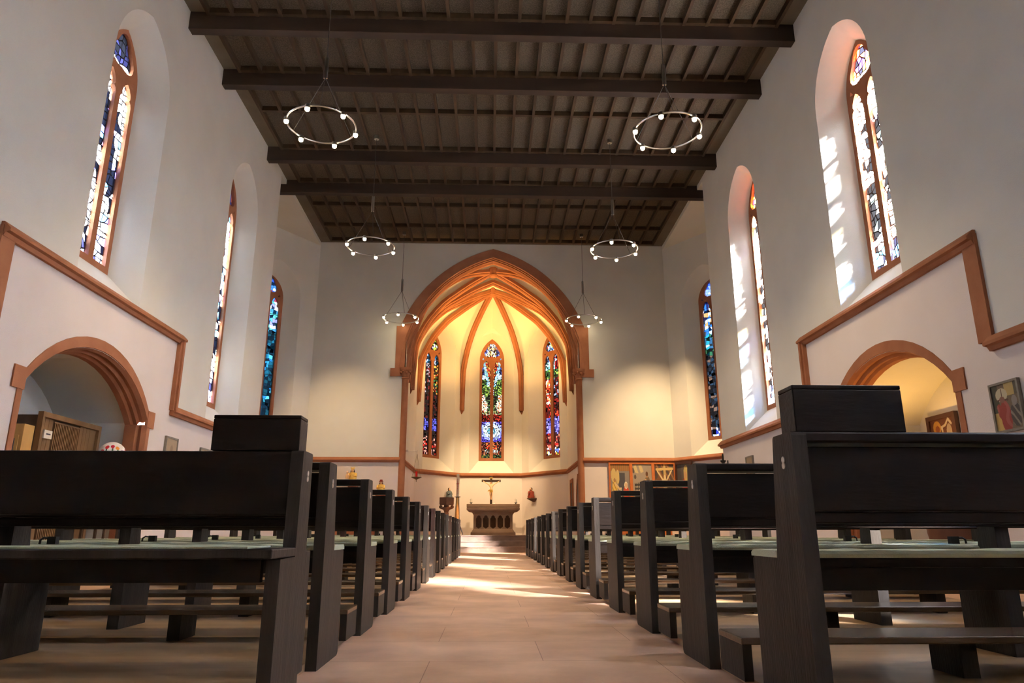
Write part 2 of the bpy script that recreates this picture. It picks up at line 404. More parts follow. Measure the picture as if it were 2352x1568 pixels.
# nave walls with window and niche openings
WYL, WYR = (4.5, 8.58, 12.72), (4.4, 8.47, 12.52, .33)  # last right one is unseen, added as source of the floor sun patches
NICL, NICR = 8.62, 8.48
def seg_arch(hw, zs, za, n=16):
    h = za - zs; R = (hw * hw + h * h) / (2 * h); a = math.asin(hw / R)
    return [(R * math.sin(a * (1 - 2 * i / n)), za - R + R * math.cos(a * (1 - 2 * i / n))) for i in range(n + 1)]   # +hw -> -hw
NIN = seg_arch(1.36, 1.98, 2.64); NOUT = seg_arch(1.36, 2.17, 2.83)
for side, X, wys, nyc, s, trim in (
        ('left', XL, WYL, NICL, -1, [(YB, 2.32), (6.62, 2.32), (6.62, 3.41), (10.65, 3.41), (10.65, 2.32), (YE, 2.32)]),
        ('right', XR, WYR, NICR, 1, [(YB, 2.32), (6.53, 2.32), (6.53, 3.41), (10.45, 3.41), (10.45, 2.32), (YE, 2.32)])):
    fn = lambda y, z, d, X=X, s=s: Vector((X + s * d, y, z))
    sills = (2.36, 3.47, 2.36, 2.36)
    up = trim + [(YE, ZC + .1), (YB, ZC + .1)]
    holes = [[(y + a, z) for a, z in pointed(.755, sl, 6.62, 7.58, 12)] for y, sl in zip(wys, sills)]
    b = B(); b.shape([up] + holes, fn, 0, None, 0)
    low = [(YB, 0), (nyc - 1.36 * 1.018, 0)] + [(nyc - a * 1.018, z + .05) for a, z in NIN] + [(nyc + 1.36 * 1.018, 0), (YE, 0)] + trim[::-1]
    b.shape([low], fn, 0, None, 1)
    struct('wall_' + side, b, [M['plaster'], M['plaster_low']], '%s nave wall of pale plaster with tall windows' % side, cat='wall')
    for k, (y, sl) in enumerate(zip(wys, sills)):
        n = (1, 2, 3, 12)[k] if side == 'left' else (4, 5, 6, 13)[k]
        where = ('between the niche and the back of the church', 'above the arched niche', 'just before the transept', 'added out of view to give the floor its sun patches')[k]
        window(n, (X, y, 0), (0, 1, 0), (s, 0, 0), sl + .38, 6.62, 7.36, sl, 7.58, glass_pale_left if side == 'left' else glass_pale_right,
               'tall pointed %s nave window of pale leaded glass %s' % (side, where), M['glass_pale'], seed=n * 11, nx=9, nz=40 if k != 1 else 36)
    # string course
    t = B()
    def hrun(y0, y1, zt):
        prof = [(0, .13), (.03, .13), (.10, .06), (.10, .03), (.06, .02), (.04, -.02), (0, -.02)]
        t.loft([[Vector((X - s * a, y, zt - .11 + c)) for a, c in prof] for y in (y0, y1)], True, True)
    ya, yb2 = trim[1][0], trim[3][0]
    hrun(YB, ya - .05, 2.36); hrun(ya - .10, yb2 + .08, 3.47); hrun(yb2 - .02, YE + .02, 2.36)
    t.box(min(X, X - s * .035), max(X, X - s * .035), ya - .11, ya + .09, 2.34, 3.45)
    t.box(min(X, X - s * .06), max(X, X - s * .06), yb2 - .05, yb2 + .07, 2.30, 3.42)
    t.box(min(X, X - s * .09), max(X, X - s * .09), yb2 - .01, yb2 + .045, 2.30, 3.42)
    struct('trim_1' if s < 0 else 'trim_2', t, M['sand'], 'red sandstone string course stepping over the %s niche' % side, cat='trim')
    # niche: plastered recess with a barrel vault, sandstone arch in front
    n = B(); prof = [(1.39, 0)] + [(a * 1.02, z + .03) for a, z in NIN] + [(-1.39, 0)]
    D = 1.27
    n.loft([[fn(nyc + a, z, d) for a, z in prof] for d in (.28, D)], False)
    n.shape([prof], lambda a, z, d: fn(nyc + a, z, d), D)
    struct('wall_niche_' + side, n, M['plaster'], 'plastered recess under the %s stone arch' % side, cat='wall')
    a_ = B(); ring = []
    for (ai, zi), (ao, zo) in zip(NIN, NOUT):
        P2 = lambda f, d: fn(nyc + ai + (ao - ai) * f, zi + (zo - zi) * f, d)
        ring.append([P2(1, -.012), P2(.32, -.012), P2(.16, .05), P2(.22, .10), P2(.0, .13), P2(.05, .18), P2(-.12, .21), P2(-.12, .29), P2(1, .29)])
    a_.loft(ring, True, True)
    for q in (-1, 1):
        ys = sorted((nyc + q * 1.345, nyc + q * 1.545))
        a_.box(min(X + s * .02, X - s * .018), max(X + s * .02, X - s * .018), ys[0], ys[1], 1.95, 2.18)
        j = [(1.36 + .085, -.012), (1.36, -.012), (1.36 - .03, .05), (1.36, .10), (1.33, .13), (1.34, .29), (1.44, .29)]
        a_.loft([[fn(nyc + q * a, z, d) for a, d in j] for z in (0, 1.985)], True, True)
    struct('trim_niche_' + side, a_, M['sand'], 'red sandstone arch around the %s niche' % side, cat='trim')

# back wall, transepts, arch wall
struct('wall_back', B().add([(XL - .1, YB, 0), (XR + .1, YB, 0), (XR + .1, YB, 9), (XL - .1, YB, 9)], [(0, 1, 2, 3)]), M['plaster'], 'plain back wall behind the pews', cat='wall')
for side, s, X, CX in (('left', -1, XL, CLX), ('right', 1, XR, CRX)):
    XO = XC + s * TO; dv = Vector((s * .8265, -1.18, 0)).normalized(); ln = abs(XO - CX) / abs(dv.x); YO = YA + dv.y * ln
    b = B()
    b.add([(X, YE, 0), (XO, YE, 0), (XO, YE, 9), (X, YE, 9)], [(0, 1, 2, 3)])
    b.add([(XO, YE, 0), (XO, YO, 0), (XO, YO, 9), (XO, YE, 9)], [(0, 1, 2, 3)])
    struct('wall_transept_' + side, b, M['plaster'], '%s transept wall beyond the end of the nave wall' % side, cat='wall')
    o = Vector((CX, YA, 0)); cen = ln / 2
    nd = Vector((s * 1.18, .8265, 0)).normalized()
    fd = lambda u, z, d, o=o, dv=dv, nd=nd: o + dv * u + nd * d + Vector((0, 0, z))
    hole = [(a, z) for a, z in pointed(.755, 2.42, 6.62, 7.55, 12, cen)]
    b = B(); b.shape([[(-.06, 2.34), (ln, 2.34), (ln, 9), (-.06, 9)], hole], fd, 0, None, 0)
    b.shape([[(-.06, 0), (ln, 0), (ln, 2.34), (-.06, 2.34)]], fd, 0, None, 1)
    struct('wall_diagonal_' + side, b, [M['plaster'], M['plaster_low']], '%s diagonal wall beside the chancel arch' % side, cat='wall')
    window(7 if s < 0 else 8, o + dv * cen, dv, nd, 2.85, 6.62, 7.2, 2.42, 7.55, glass_blue if s < 0 else glass_dusk,
           ('deep blue pointed window in the left diagonal wall' if s < 0 else 'dark pointed window with blue top in the right diagonal wall'), M['glass'], seed=71 + s, nx=9, nz=52)
    # flat plaster soffit and fascia over the transept
    b = B(); xs = CX - s * .02
    b.add([(X + s * .002, YE, 8.42), (XO + s * .1, YE, 8.42), (XO + s * .1, YO, 8.42), (CX, YA + .1, 8.42)], [(0, 1, 2, 3)])
    b.add([(X + s * .002, YE, 8.42), (CX, YA + .1, 8.42), (CX, YA + .1, ZC + .05), (X + s * .002, YE, ZC + .05)], [(0, 1, 2, 3)])
    struct('ceiling_transept_' + side, b, M['plaster'], 'flat plaster soffit over the %s transept' % side, cat='ceiling')
    t = B(); prof = [(0, .02), (.03, .02), (.09, -.045), (.09, -.07), (.05, -.08), (.03, -.12), (0, -.12)]
    t.loft([[fd(u, 2.43 + c, -a) for a, c in prof] for u in (-.05, ln)], True, True)
    struct('trim_3' if s < 0 else 'trim_4', t, M['sand'], 'red sandstone string course on the %s diagonal wall' % side, cat='trim')

# chancel arch: geometry
AR, AHW, AZS = 3.33, 2.37, 4.75
def arch_pt(R, f):          # f 0 springing .. 1 apex (right side), local x from the axis
    c = AHW - AR; th = math.acos(-c / R); return (c + R * math.cos(th * f), AZS + R * math.sin(th * f))
inner = [arch_pt(AR + .2, i / 18) for i in range(19)]; inner[-1] = (0, inner[-1][1])
hole = [(AX - AHW, 0), (AX + AHW, 0)] + [(AX + x, z) for x, z in inner] + [(AX - x, z) for x, z in inner[-2::-1]]
fa = lambda x, z, d: Vector((x, YA + d, z))
b = B()
zl = 2.37
low_l = [(CLX, 0), (AX - AHW, 0), (AX - AHW, zl), (CLX, zl)]; low_r = [(AX + AHW, 0), (CRX, 0), (CRX, zl), (AX + AHW, zl)]
upo = [(CLX, zl), (AX - AHW, zl), (AX - AHW, AZS)] + [(AX - x, z) for x, z in inner] + [(AX + x, z) for x, z in inner[-2::-1]] + [(AX + AHW, AZS), (AX + AHW, zl), (CRX, zl), (CRX, 9), (CLX, 9)]
b.shape([upo], fa, 0, None, 0); b.shape([low_l], fa, 0, None, 1); b.shape([low_r], fa, 0, None, 1)
for q in (-1, 1):
    xs = sorted((AX + q * 2.366, AX + q * 2.9)); b.box(xs[0], xs[1], YA + .20, YA + .23, 0, 6.6)
struct('wall_front', b, [M['plaster'], M['plaster_low']], 'plaster wall pierced by the pointed chancel arch', cat='wall')
b = B(); rings = []
prof = [(.415, -.03), (.17, -.03), (.15, .0), (.125, .0), (.11, .04), (.09, .03), (.07, .08), (.04, .10), (.06, .25), (.40, .25)]
K = 22
for sgn in (1, -1):
    rings = []
    for i in range(K + 1):
        ring = []
        for dr, dy in prof:
            x, z = arch_pt(AR + dr, i / K); x = min(x, 2.62); ring.append(Vector((AX + sgn * x, YA + dy, z)))
        if i == K:
            for v in ring: v.x = AX
        rings.append(ring)
    b.loft(rings, True, True)
    # pier below the curve, impost block
    xs = sorted((AX + sgn * 2.36, AX + sgn * 2.78)); b.box(xs[0], xs[1], YA - .05, YA + .05, 4.63, 4.85)
    xs = sorted((AX + sgn * 2.40, AX + sgn * 2.66)); b.box(xs[0], xs[1], YA - .025, YA + .10, 4.85, 6.05)
struct('trim_5', b, M['sand'], 'broad dark red sandstone ring of the chancel arch', cat='trim', smooth=True)
for sgn, nm in ((-1, 'left'), (1, 'right')):
    x = AX + sgn * 2.37
    r = thing('column_' + nm, (x, YA, 0), '%s sandstone shaft with leaf capital carrying the chancel arch' % nm, 'column', None, 'structure')
    obj('shaft', B().lathe([(.105, 0), (.105, .25), (.088, .30), (.088, 4.58)], (x, YA + .02, 0), 16), M['sand'], r, smooth=True)
    c = B().lathe([(.088, 4.55), (.11, 4.57), (.09, 4.60), (.12, 4.70), (.16, 4.78), (.17, 4.80), (.17, 4.86), (.10, 4.87)], (x, YA + .02, 0), 12)
    for k in range(10):
        a = 2 * PI * k / 10; c.sphere((x + .14 * math.cos(a), YA + .02 + .14 * math.sin(a), 4.72 + .03 * (k % 2)), .035, 8)
    obj('capital', c, M['sand'], r, smooth=True)
# string course of the arch wall and of the chancel
t = B(); P7 = [(0, .02), (.03, .02), (.09, -.045), (.09, -.07), (.05, -.08), (.03, -.12), (0, -.12)]
for x0, x1 in ((CLX, AX - 2.42), (AX + 2.42, CRX)):
    t.loft([[Vector((x, YA - a, 2.43 + c)) for a, c in P7] for x in (x0, x1)], True, True)
struct('trim_6', t, M['sand'], 'red sandstone string course across the chancel arch wall', cat='trim')

# chancel walls
plan = [(PL, YA), (PL, PB), (PCL, PBK), (PCR, PBK), (PR, PB), (PR, YA)]
def seg(i):
    a, c = Vector((*plan[i], 0)), Vector((*plan[i + 1], 0)); d = (c - a); return a, d.normalized(), d.length
WA = {}
AWIN = {1: (glass_red_left, 'narrow pointed window with red and blue glass in the left apse wall', 9),
        2: (glass_centre, 'middle apse window of vivid red blue and green glass behind the altar', 10),
        3: (glass_red_right, 'narrow pointed window with red and violet glass in the right apse wall', 11)}
w = B(); t = B()
for i in range(5):
    a, d, ln = seg(i); nd = Vector((-d.y, d.x, 0))        # plan runs clockwise, left of travel is outside
    f = lambda u, z, q, a=a, d=d, nd=nd: a + d * u + nd * q + Vector((0, 0, z))
    outl = [[(0, 2.34), (ln, 2.34), (ln, 8.7), (0, 8.7)]]
    if i in AWIN: outl.append(pointed(.75, 2.43, 6.36, 7.27, 12, ln / 2))
    w.shape(outl, f, 0, None, 0)
    if i == 4:                                            # side door opening is modelled as a door in front
        w.shape([[(0, 0), (ln, 0), (ln, 2.34), (0, 2.34)]], f, 0, None, 1)
    else: w.shape([[(0, 0), (ln, 0), (ln, 2.34), (0, 2.34)]], f, 0, None, 1)
    ex = .035
    u0, u1 = (0.08 if i == 0 else 0), (ln - .08 if i == 4 else ln)
    t.loft([[f(u, 2.41 + c, -q) for q, c in P7] for u in (u0, u1)], True, True)
    if i in AWIN:
        fnc, lab, n = AWIN[i]
        window(n, a + d * (ln / 2), d, nd, 2.87, 6.36, 7.15, 2.43, 7.27, fnc, lab, M['glass'], hw=.43, ohw=.75, dep=.38,
               nx=22 if i == 2 else 13, nz=118 if i == 2 else 72, seed=100 + i, revm=M['plaster'])
struct('wall_apse', w, [M['plaster'], M['plaster_low']], 'warmly lit five-sided plaster wall of the apse', cat='wall')
struct('trim_7', t, M['sand'], 'red sandstone string course around the apse', cat='trim')
struct('ceiling_chancel', B().add([(PL - 1, YA, 8.68), (PR + 1, YA, 8.68), (PR + 1, 25, 8.68), (PL - 1, 25, 8.68)], [(0, 1, 2, 3)]), M['plaster'], 'unseen roof plane added over the chancel vault against sky light', cat='ceiling')  # added above the vault, unseen, keeps sky light out of web gaps

# rib vault
ZT = 4.52
B1 = Vector((AX, 19.57, 8.00)); B2 = Vector((AX, 21.25, 7.97))
SPR = {'FL': (PL, 19.06), 'FR': (PR, 19.06), 'AL': (PL, 20.08), 'AR': (PR, 20.08), 'BL': (PL, PB), 'BR': (PR, PB), 'CL': (PCL, PBK), 'CR': (PCR, PBK)}
CUR = [(0, 4.52), (.012, 4.85), (.03, 5.2), (.06, 5.58), (.115, 5.93), (.30, 6.32), (.52, 6.66), (.93, 7.09), (1.30, 7.34), (1.70, 7.59), (2.10, 7.80), (2.45, 7.96)]
CURF = [(0, 4.52), (.02, 5.3), (.06, 5.66), (.20, 6.17), (.43, 6.72), (.76, 7.16), (1.10, 7.49), (1.50, 7.74), (1.80, 7.85), (2.12, 7.92), (2.45, 7.97)]
def rib_pts(sp, top, n=22, cur=CUR):
    """a rib from its corbel at sp up to the point top, following the measured curve"""
    h = Vector((top.x - sp[0], top.y - sp[1], 0)); out = []; m = len(cur) - 1
    for i in range(n + 1):
        f = i / n * m; k = min(m - 1, int(f)); t = f - k
        p0, p1, p2, p3 = (Vector(cur[max(0, min(m, q))]) for q in (k - 1, k, k + 1, k + 2))
        c = .5 * ((2 * p1) + (p2 - p0) * t + (2 * p0 - 5 * p1 + 4 * p2 - p3) * t * t + (3 * p1 - p0 - 3 * p2 + p3) * t ** 3)
        z = c.y if c.y < 5.6 else 5.6 + (c.y - 5.6) * (top.z - 5.6) / (cur[-1][1] - 5.6)
        q = Vector((sp[0], sp[1], 0)) + h * (max(0, c.x) / cur[-1][0]); out.append(Vector((q.x, q.y, z)))
    return out
def sweep(pts, prof):
    rings = []; m = len(pts)
    hd = Vector((pts[-1].x - pts[0].x, pts[-1].y - pts[0].y, 0)).normalized(); side = Vector((-hd.y, hd.x, 0))
    for i, p in enumerate(pts):
        a = pts[max(0, i - 1)]; c = pts[min(m - 1, i + 1)]; tn = (c - a).normalized()
        nn = tn.cross(side).normalized()
        if nn.z > 0 or (abs(nn.z) < .2 and nn.dot(hd) < 0): nn = -nn
        rings.append([p + side * u + nn * v for u, v in prof])
    return rings
RP = [(-.086, -.04), (-.086, .045), (-.052, .07), (-.054, .088), (-.03, .122), (.03, .122), (.054, .088), (.052, .07), (.086, .045), (.086, -.04)]
vault = thing('vault', (AX, 20.5, 7.9), 'rib vault of orange lit sandstone ribs over the chancel', 'vault', None, 'structure')
RB = {}
def rib(key, top, name='rib', block=None):
    pts = rib_pts(SPR[key], top, cur=CURF if key[0] == 'F' else CUR); RB[key + ('1' if top is B1 else '2')] = pts
    b = B().loft(sweep(pts, RP), True, True)
    if block:
        p0 = pts[0]; hd = Vector((top.x - p0.x, top.y - p0.y, 0)).normalized(); side = Vector((-hd.y, hd.x, 0))
        cur = [p for p in pts if p.z <= block]
        poly = [((p - p0).dot(hd) + .06, p.z) for p in cur]
        last = poly[-1]
        poly = [(-.03, ZT + .05)] + poly + [(last[0], block), (-.03, block)]
        b.shape([poly], lambda u, z, d: Vector((p0.x, p0.y, 0)) + hd * u + side * d + Vector((0, 0, z)), -.080, .080)
    # pointed corbel
    b.lathe([(.015, ZT - .12), (.06, ZT - .03), (.10, ZT + .05), (.10, ZT + .12)], (pts[0].x, pts[0].y, 0), 8)
    obj(name, b, M['sand'], vault, smooth=False)
for k in ('FL', 'FR'): rib(k, B1)
for k in ('AL', 'AR'): rib(k, B1, block=6.15)
for k in ('AL', 'AR'): rib(k, B2)
for k in ('BL', 'BR', 'CL', 'CR'): rib(k, B2, block=5.88)
TA = Vector((AX, 20.08, 7.86))
tr = []
for k in ('AL', 'AR'):
    pts = rib_pts(SPR[k], TA); RB[k + 't'] = pts; tr.append(pts)
obj('transverse_rib', B().loft(sweep(tr[0], RP), True, True).loft(sweep(tr[1], RP), True, True), M['sand'], vault)
for bb in (B1, B2):
    obj('boss', B().lathe([(.04, -.20), (.09, -.19), (.125, -.14), (.12, -.10), (.14, -.06), (.14, .06), (.10, .10)], bb, 14), M['sand'], vault, smooth=True)
# webs between the ribs
def wallarch(s0, s1, zt, off=0.0):
    mid = Vector(((s0[0] + s1[0]) / 2, (s0[1] + s1[1]) / 2, zt)); return rib_pts(s0, mid), rib_pts(s1, mid)
def arcfront(sgn):
    pts = []
    for i in range(23):
        x, z = arch_pt(AR, i / 22); pts.append(Vector((AX + sgn * x, YA + .25, z + .40)))
    return pts
wb = B()
def web(c1, c2, m=8):
    c1 = [p + Vector((0, 0, .035)) for p in c1]; c2 = [p + Vector((0, 0, .035)) for p in c2]
    rows = []
    for j in range(m + 1):
        f = j / m; row = []
        for i, (p, q) in enumerate(zip(c1, c2)):
            row.append(p.lerp(q, f) + Vector((0, 0, .20 * math.sin(PI * f) * (i / (len(c1) - 1)) ** .5)))
        rows.append(row)
    wb.loft(rows, False)
for sgn, f in ((-1, 'FL'), (1, 'FR')): web(RB[f + '1'], arcfront(sgn))
for sd in 'LR':
    a1, a2 = wallarch(SPR['F' + sd], SPR['A' + sd], 7.35); web(RB['F' + sd + '1'], a1); web(RB['A' + sd + '1'], a2)
    web(RB['A' + sd + '1'], RB['A' + sd + 't']); web(RB['A' + sd + '2'], RB['A' + sd + 't'])
    a1, a2 = wallarch(SPR['A' + sd], SPR['B' + sd], 7.45); web(RB['A' + sd + '2'], a1); web(RB['B' + sd + '2'], a2)
    a1, a2 = wallarch(SPR['B' + sd], SPR['C' + sd], 7.42); web(RB['B' + sd + '2'], a1); web(RB['C' + sd + '2'], a2)
a1, a2 = wallarch(SPR['CL'], SPR['CR'], 7.42); web(RB['CL2'], a1); web(RB['CR2'], a2)
obj('web', wb, M['plaster'], vault, smooth=True)

# chancel steps and floor
stp = B()
for k in range(3): stp.box(PL, PR, 20.13 + .30 * k, 24.2 if k == 2 else 20.13 + .30 * k + .62, .15 * k, .15 * (k + 1) - .022); stp.box(PL, PR, 20.11 + .30 * k, 24.2 if k == 2 else 20.13 + .30 * k + .62, .15 * (k + 1) - .022, .15 * (k + 1))
struct('floor_chancel', stp, M['step'], 'grey brown stone steps rising to the altar floor', cat='steps')

# ------------------------------------------------------------------ ceiling
ceil = obj('ceiling', B().add([(XL - .2, YB, ZC + .03), (XR + .2, YB, ZC + .03), (XR + .2, YA + .1, ZC + .03), (XL - .2, YA + .1, ZC + .03)], [(0, 1, 2, 3)]), M['panel'])
tag(ceil, 'dark ceiling of rough brown panels between wooden ribs', 'ceiling', None, 'structure')
sx = 4.58
b = B()
for s in (-1, 1):
    xs = sorted((XC + s * sx, XC + s * 4.93)); b.box(xs[0], xs[1], YB, YA + .05, ZC, ZC + .06)
b.box(XC - sx, XC + sx, 18.56, YA + .05, ZC, ZC + .06)
obj('plaster_border', b, M['strip'], ceil)
bays = [-1.4, 1.43, 2.85, 5.49, 6.93, 9.58, 11.02, 13.64, 15.12]
nr = 25
for k in range(nr):
    x = XC - sx + .02 + (2 * sx - .04) * k / (nr - 1)
    obj('rib', B().box(x - .026, x + .026, YB, 18.56, ZC - .075, ZC + .03), M['rib'], ceil)
for y in [.5, 4.2, 8.25, 12.22, 16.32, 17.56, 18.53] + [q - .03 for q in bays]:
    obj('cross_rib', B().box(XC - sx, XC + sx, y - .035, y + .035, ZC - .065, ZC + .03), M['rib'], ceil)
for k, y in enumerate(bays):
    xe = 1.3 if y > YE else 0
    bm_ = B().box(XL - .02 - xe, XR + .02 + xe, y, y + .16, 8.215, ZC + .02, .006)
    o = obj('ceiling_beam', bm_, M['beam'])
    tag(o, 'dark brown wooden ceiling beam %s' % ('nearest the chancel arch', 'second from the chancel arch', 'third from the chancel arch, behind the near lamps', 'fourth from the chancel arch, topmost in view', 'fifth from the chancel arch, overhead', 'sixth from the chancel arch, overhead', 'seventh from the chancel arch, overhead', 'eighth from the chancel arch, near the back wall', 'last one, against the back wall')[8 - k], 'beam', 'ceiling beams across the nave', 'structure')

# ------------------------------------------------------------------ pews
def rprof(pts, r=.02, n=3):
    out = []; m = len(pts)
    for i, (p, rr) in enumerate(pts):
        if rr <= 0: out.append(p); continue
        p0 = Vector(p); a = (Vector(pts[i - 1][0]) - p0).normalized(); c = (Vector(pts[(i + 1) % m][0]) - p0).normalized()
        for k in range(n + 1):
            f = k / n; q = p0 + a * rr * (1 - f) ** 2 + c * rr * f ** 2; out.append((q.x, q.y))
    return out
ENDP = rprof([((0, 0), 0), ((.405, 0), .03), ((.405, .455), .02), ((.195, .455), 0), ((.145, .82), .012), ((.003, .82), .012)])
MIDP = rprof([((.05, .03), 0), ((.36, .03), 0), ((.36, .43), 0), ((.18, .44), 0), ((.13, .79), 0), ((.05, .79), 0)])
def make_pew(sd, length, kneel=True):
    """sd +1: seat row runs to the right of the aisle end at x=0; y=0 is the rear face, the seat looks to +y"""
    root = thing('pew', (0, 0, 0), 'pew', 'pew')
    X = lambda a: sd * a
    fx = lambda y, z, d: Vector((X(d), y, z))
    def bx(b, x0, x1, *r, ch=0): return b.box(min(X(x0), X(x1)), max(X(x0), X(x1)), *r, ch)
    e = obj('end_panel', B().shape([ENDP], fx, 0, .045), M['endwood'], root, local=True)
    pl = B()
    for z in (.725, .742):
        pl.lathe([(.0105, -.002), (.0105, .002)], (0, 0, 0), 12)
        for v in pl.v[-24:]:
            q = v.copy(); v.x, v.y, v.z = X(-.001) + X(q.z), .075 + q.x, z + q.y
    o = obj('metal_plate', pl, M['plate'], e, local=True); o['label'] = 'small pale metal plate'
    obj('end_panel', B().shape([ENDP], lambda y, z, d: Vector((X(length - .045 + d), y, z)), 0, .045), M['endwood'], root, local=True)
    for xm in (1.30, ):
        s_ = obj('support', B().shape([MIDP], lambda y, z, d: Vector((X(xm + d), y, z)), 0, .06), M['endwood'], root, local=True)
        hk = B().tube([(X(xm + .04), .392, .503), (X(xm + .075), .392, .507), (X(xm + .09), .392, .497), (X(xm + .092), .392, .479)], .005, 6)
        bx(hk, xm + .012, xm + .05, .375, .405, .478, .512)
        obj('hook', hk, M['black'], s_, local=True)
    obj('back_board', bx(B(), .045, length - .045, .022, .05, .59, .777, ch=.004), M['wood'], root, local=True)
    obj('lower_rail', bx(B(), .045, length - .045, .03, .075, .555, .588, ch=.004), M['wood'], root, local=True)
    obj('top_rail', bx(B(), .03, length - .03, .004, .14, .787, .819, ch=.006), M['wood'], root, local=True)
    obj('seat_board', bx(B(), .045, length - .045, .17, .40, .425, .455, ch=.004), M['wood'], root, local=True)
    obj('seat_rail', bx(bx(B(), .045, length - .045, .175, .205, .36, .428), .045, length - .045, .34, .37, .36, .428), M['wood'], root, local=True)
    # thin felt pad with a slightly wavy edge
    r = random.Random(3); rings = []
    n = 26
    for i in range(n + 1):
        x = X(.0 + (length) * i / n); w = .006 * math.sin(i * 1.7) + r.uniform(-.003, .003); h = r.uniform(-.002, .003)
        y0, y1 = .165 + w * .3, .418 + w; 
        if i * length / n < .05: y0 = .20
        rings.append([Vector((x, y0, .455)), Vector((x, y1, .455)), Vector((x, y1, .466 + h)), Vector((x, y1 - .02, .476 + h)), Vector((x, y0 + .01, .476 + h)), Vector((x, y0, .466))])
    o = obj('seat_pad', B().loft(rings, True, True), M['pad'], root, local=True); o['label'] = 'pale seat pad, green window light put into its colour'
    if kneel:
        k = obj('kneeler', bx(B(), 0, length - .05, -.405, -.145, .148, .172, ch=.005), M['kneel'], root, local=True)
        obj('kneeler_leg', bx(B(), 0.002, .035, -.40, -.145, .03, .150), M['endwood'], k, local=True)
        for xm in (.80, 2.0):
            obj('kneeler_leg', bx(B(), xm, xm + .06, -.37, -.18, .03, .150), M['endwood'], k, local=True)
    return root
ORD = ['', 'first', 'second', 'third', 'fourth', 'fifth', 'sixth', 'seventh', 'eighth', 'ninth', 'tenth', 'eleventh', 'twelfth', 'thirteenth', 'fourteenth', 'fifteenth', 'sixteenth']
LENR, LENL = 2.72, 2.84
ry = [2.05, 3.04, 4.075] + [5.10 + 1.033 * k for k in range(13)]
ly = [3.045 + .993 * k for k in range(15)]
proto = make_pew(1, LENR); proto0 = None
for i, y in enumerate(ry):
    if i == 0: o = make_pew(1, LENR, False)
    elif i == 1: o = proto
    else: o = copy_tree(proto)
    o.location = (.89, y, 0)
    tag(o, 'dark wooden pew right of the aisle, %s' % ('nearest one with a wooden box on top' if i == 0 else ORD[i + 1] + ' row from the camera' if i < 15 else 'farthest row beside the steps'), 'pew', 'dark pews right of the aisle')
proto = make_pew(-1, LENL)
for i, y in enumerate(ly):
    o = make_pew(-1, LENL, False) if i == 0 else proto if i == 1 else copy_tree(proto)
    o.location = (-.68, y, 0)
    tag(o, 'dark wooden pew left of the aisle, %s' % (ORD[i + 2] + ' row from the camera' if i < 14 else 'farthest row beside the steps'), 'pew', 'dark pews left of the aisle')
# the rearmost bench on the left looks the other way
r = thing('pew', (-.68, 2.75, 0), 'dark wooden bench nearest on the left, seat turned towards the camera, box on its back', 'pew', 'dark pews left of the aisle')
fx = lambda y, z, d: Vector((-.68 - d, 2.75 - y, z))
E0 = rprof([((0, 0), 0), ((.33, 0), 0), ((.33, .445), 0), ((.155, .448), 0), ((.14, .82), .012), ((.003, .82), .012)])
e = obj('end_panel', B().shape([E0], fx, 0, .045), M['endwood'], r)
pl = B()
for z in (.722, .742):
    pl.lathe([(.0105, -.002), (.0105, .002)], (0, 0, 0), 12)
    for v in pl.v[-24:]:
        q = v.copy(); v.x, v.y, v.z = -.679 + q.z, 2.685 + q.x, z + q.y
obj('metal_plate', pl, M['plate'], e)['label'] = 'small pale metal plate'
obj('end_panel', B().shape([E0], lambda y, z, d: fx(y, z, d + LENL - .045), 0, .045), M['endwood'], r)
obj('support', B().shape([rprof([((.0, .03), 0), ((.26, .03), 0), ((.30, .445), 0), ((.16, .445), 0), ((.10, .6), 0), ((.0, .6), 0)])], lambda y, z, d: fx(y, z, d + 1.7), 0, .06), M['endwood'], r)
x0, x1 = -.68 - LENL + .045, -.725
obj('back_board', B().box(x0, x1, 2.612, 2.64, .59, .817, .004), M['wood'], r)
obj('top_rail', B().box(x0, x1, 2.64, 2.748, .788, .819, .004), M['wood'], r)
obj('seat_board', B().box(x0, -.679, 2.315, 2.60, .449, .48, .005), M['endwood'], r)
obj('seat_rail', B().box(x0, x1 - .01, 2.40, 2.43, .375, .449), M['wood'], r)
obj('seat_pad', B().box(x0, -.76, 2.33, 2.575, .480, .487, .002), M['pad'], r)['label'] = 'pale seat pad, green window light put into its colour'
obj('end_post', B().box(-.745, -.690, 2.785, 2.86, .032, .465, .006), M['endwood'], r)

for nm, bx_, lab in (('left', (-1.02, -.70, 2.612, 2.715, .8192, .950), 'plain dark wooden box on the nearest left bench back'), ('right', (.91, 1.245, 2.062, 2.168, .8192, .962), 'plain dark wooden box on the nearest right pew back')):
    bxo = thing('wooden_box', ((bx_[0] + bx_[1]) / 2, (bx_[2] + bx_[3]) / 2, bx_[4]), lab, 'box', 'dark boxes on the nearest pews')
    obj('case', B().box(bx_[0], bx_[1], bx_[2], bx_[3], bx_[4], bx_[5] - .014, .003), M['wood'], bxo)
    obj('lid', B().box(bx_[0], bx_[1], bx_[2], bx_[3], bx_[5] - .0135, bx_[5], .003), M['wood'], bxo)

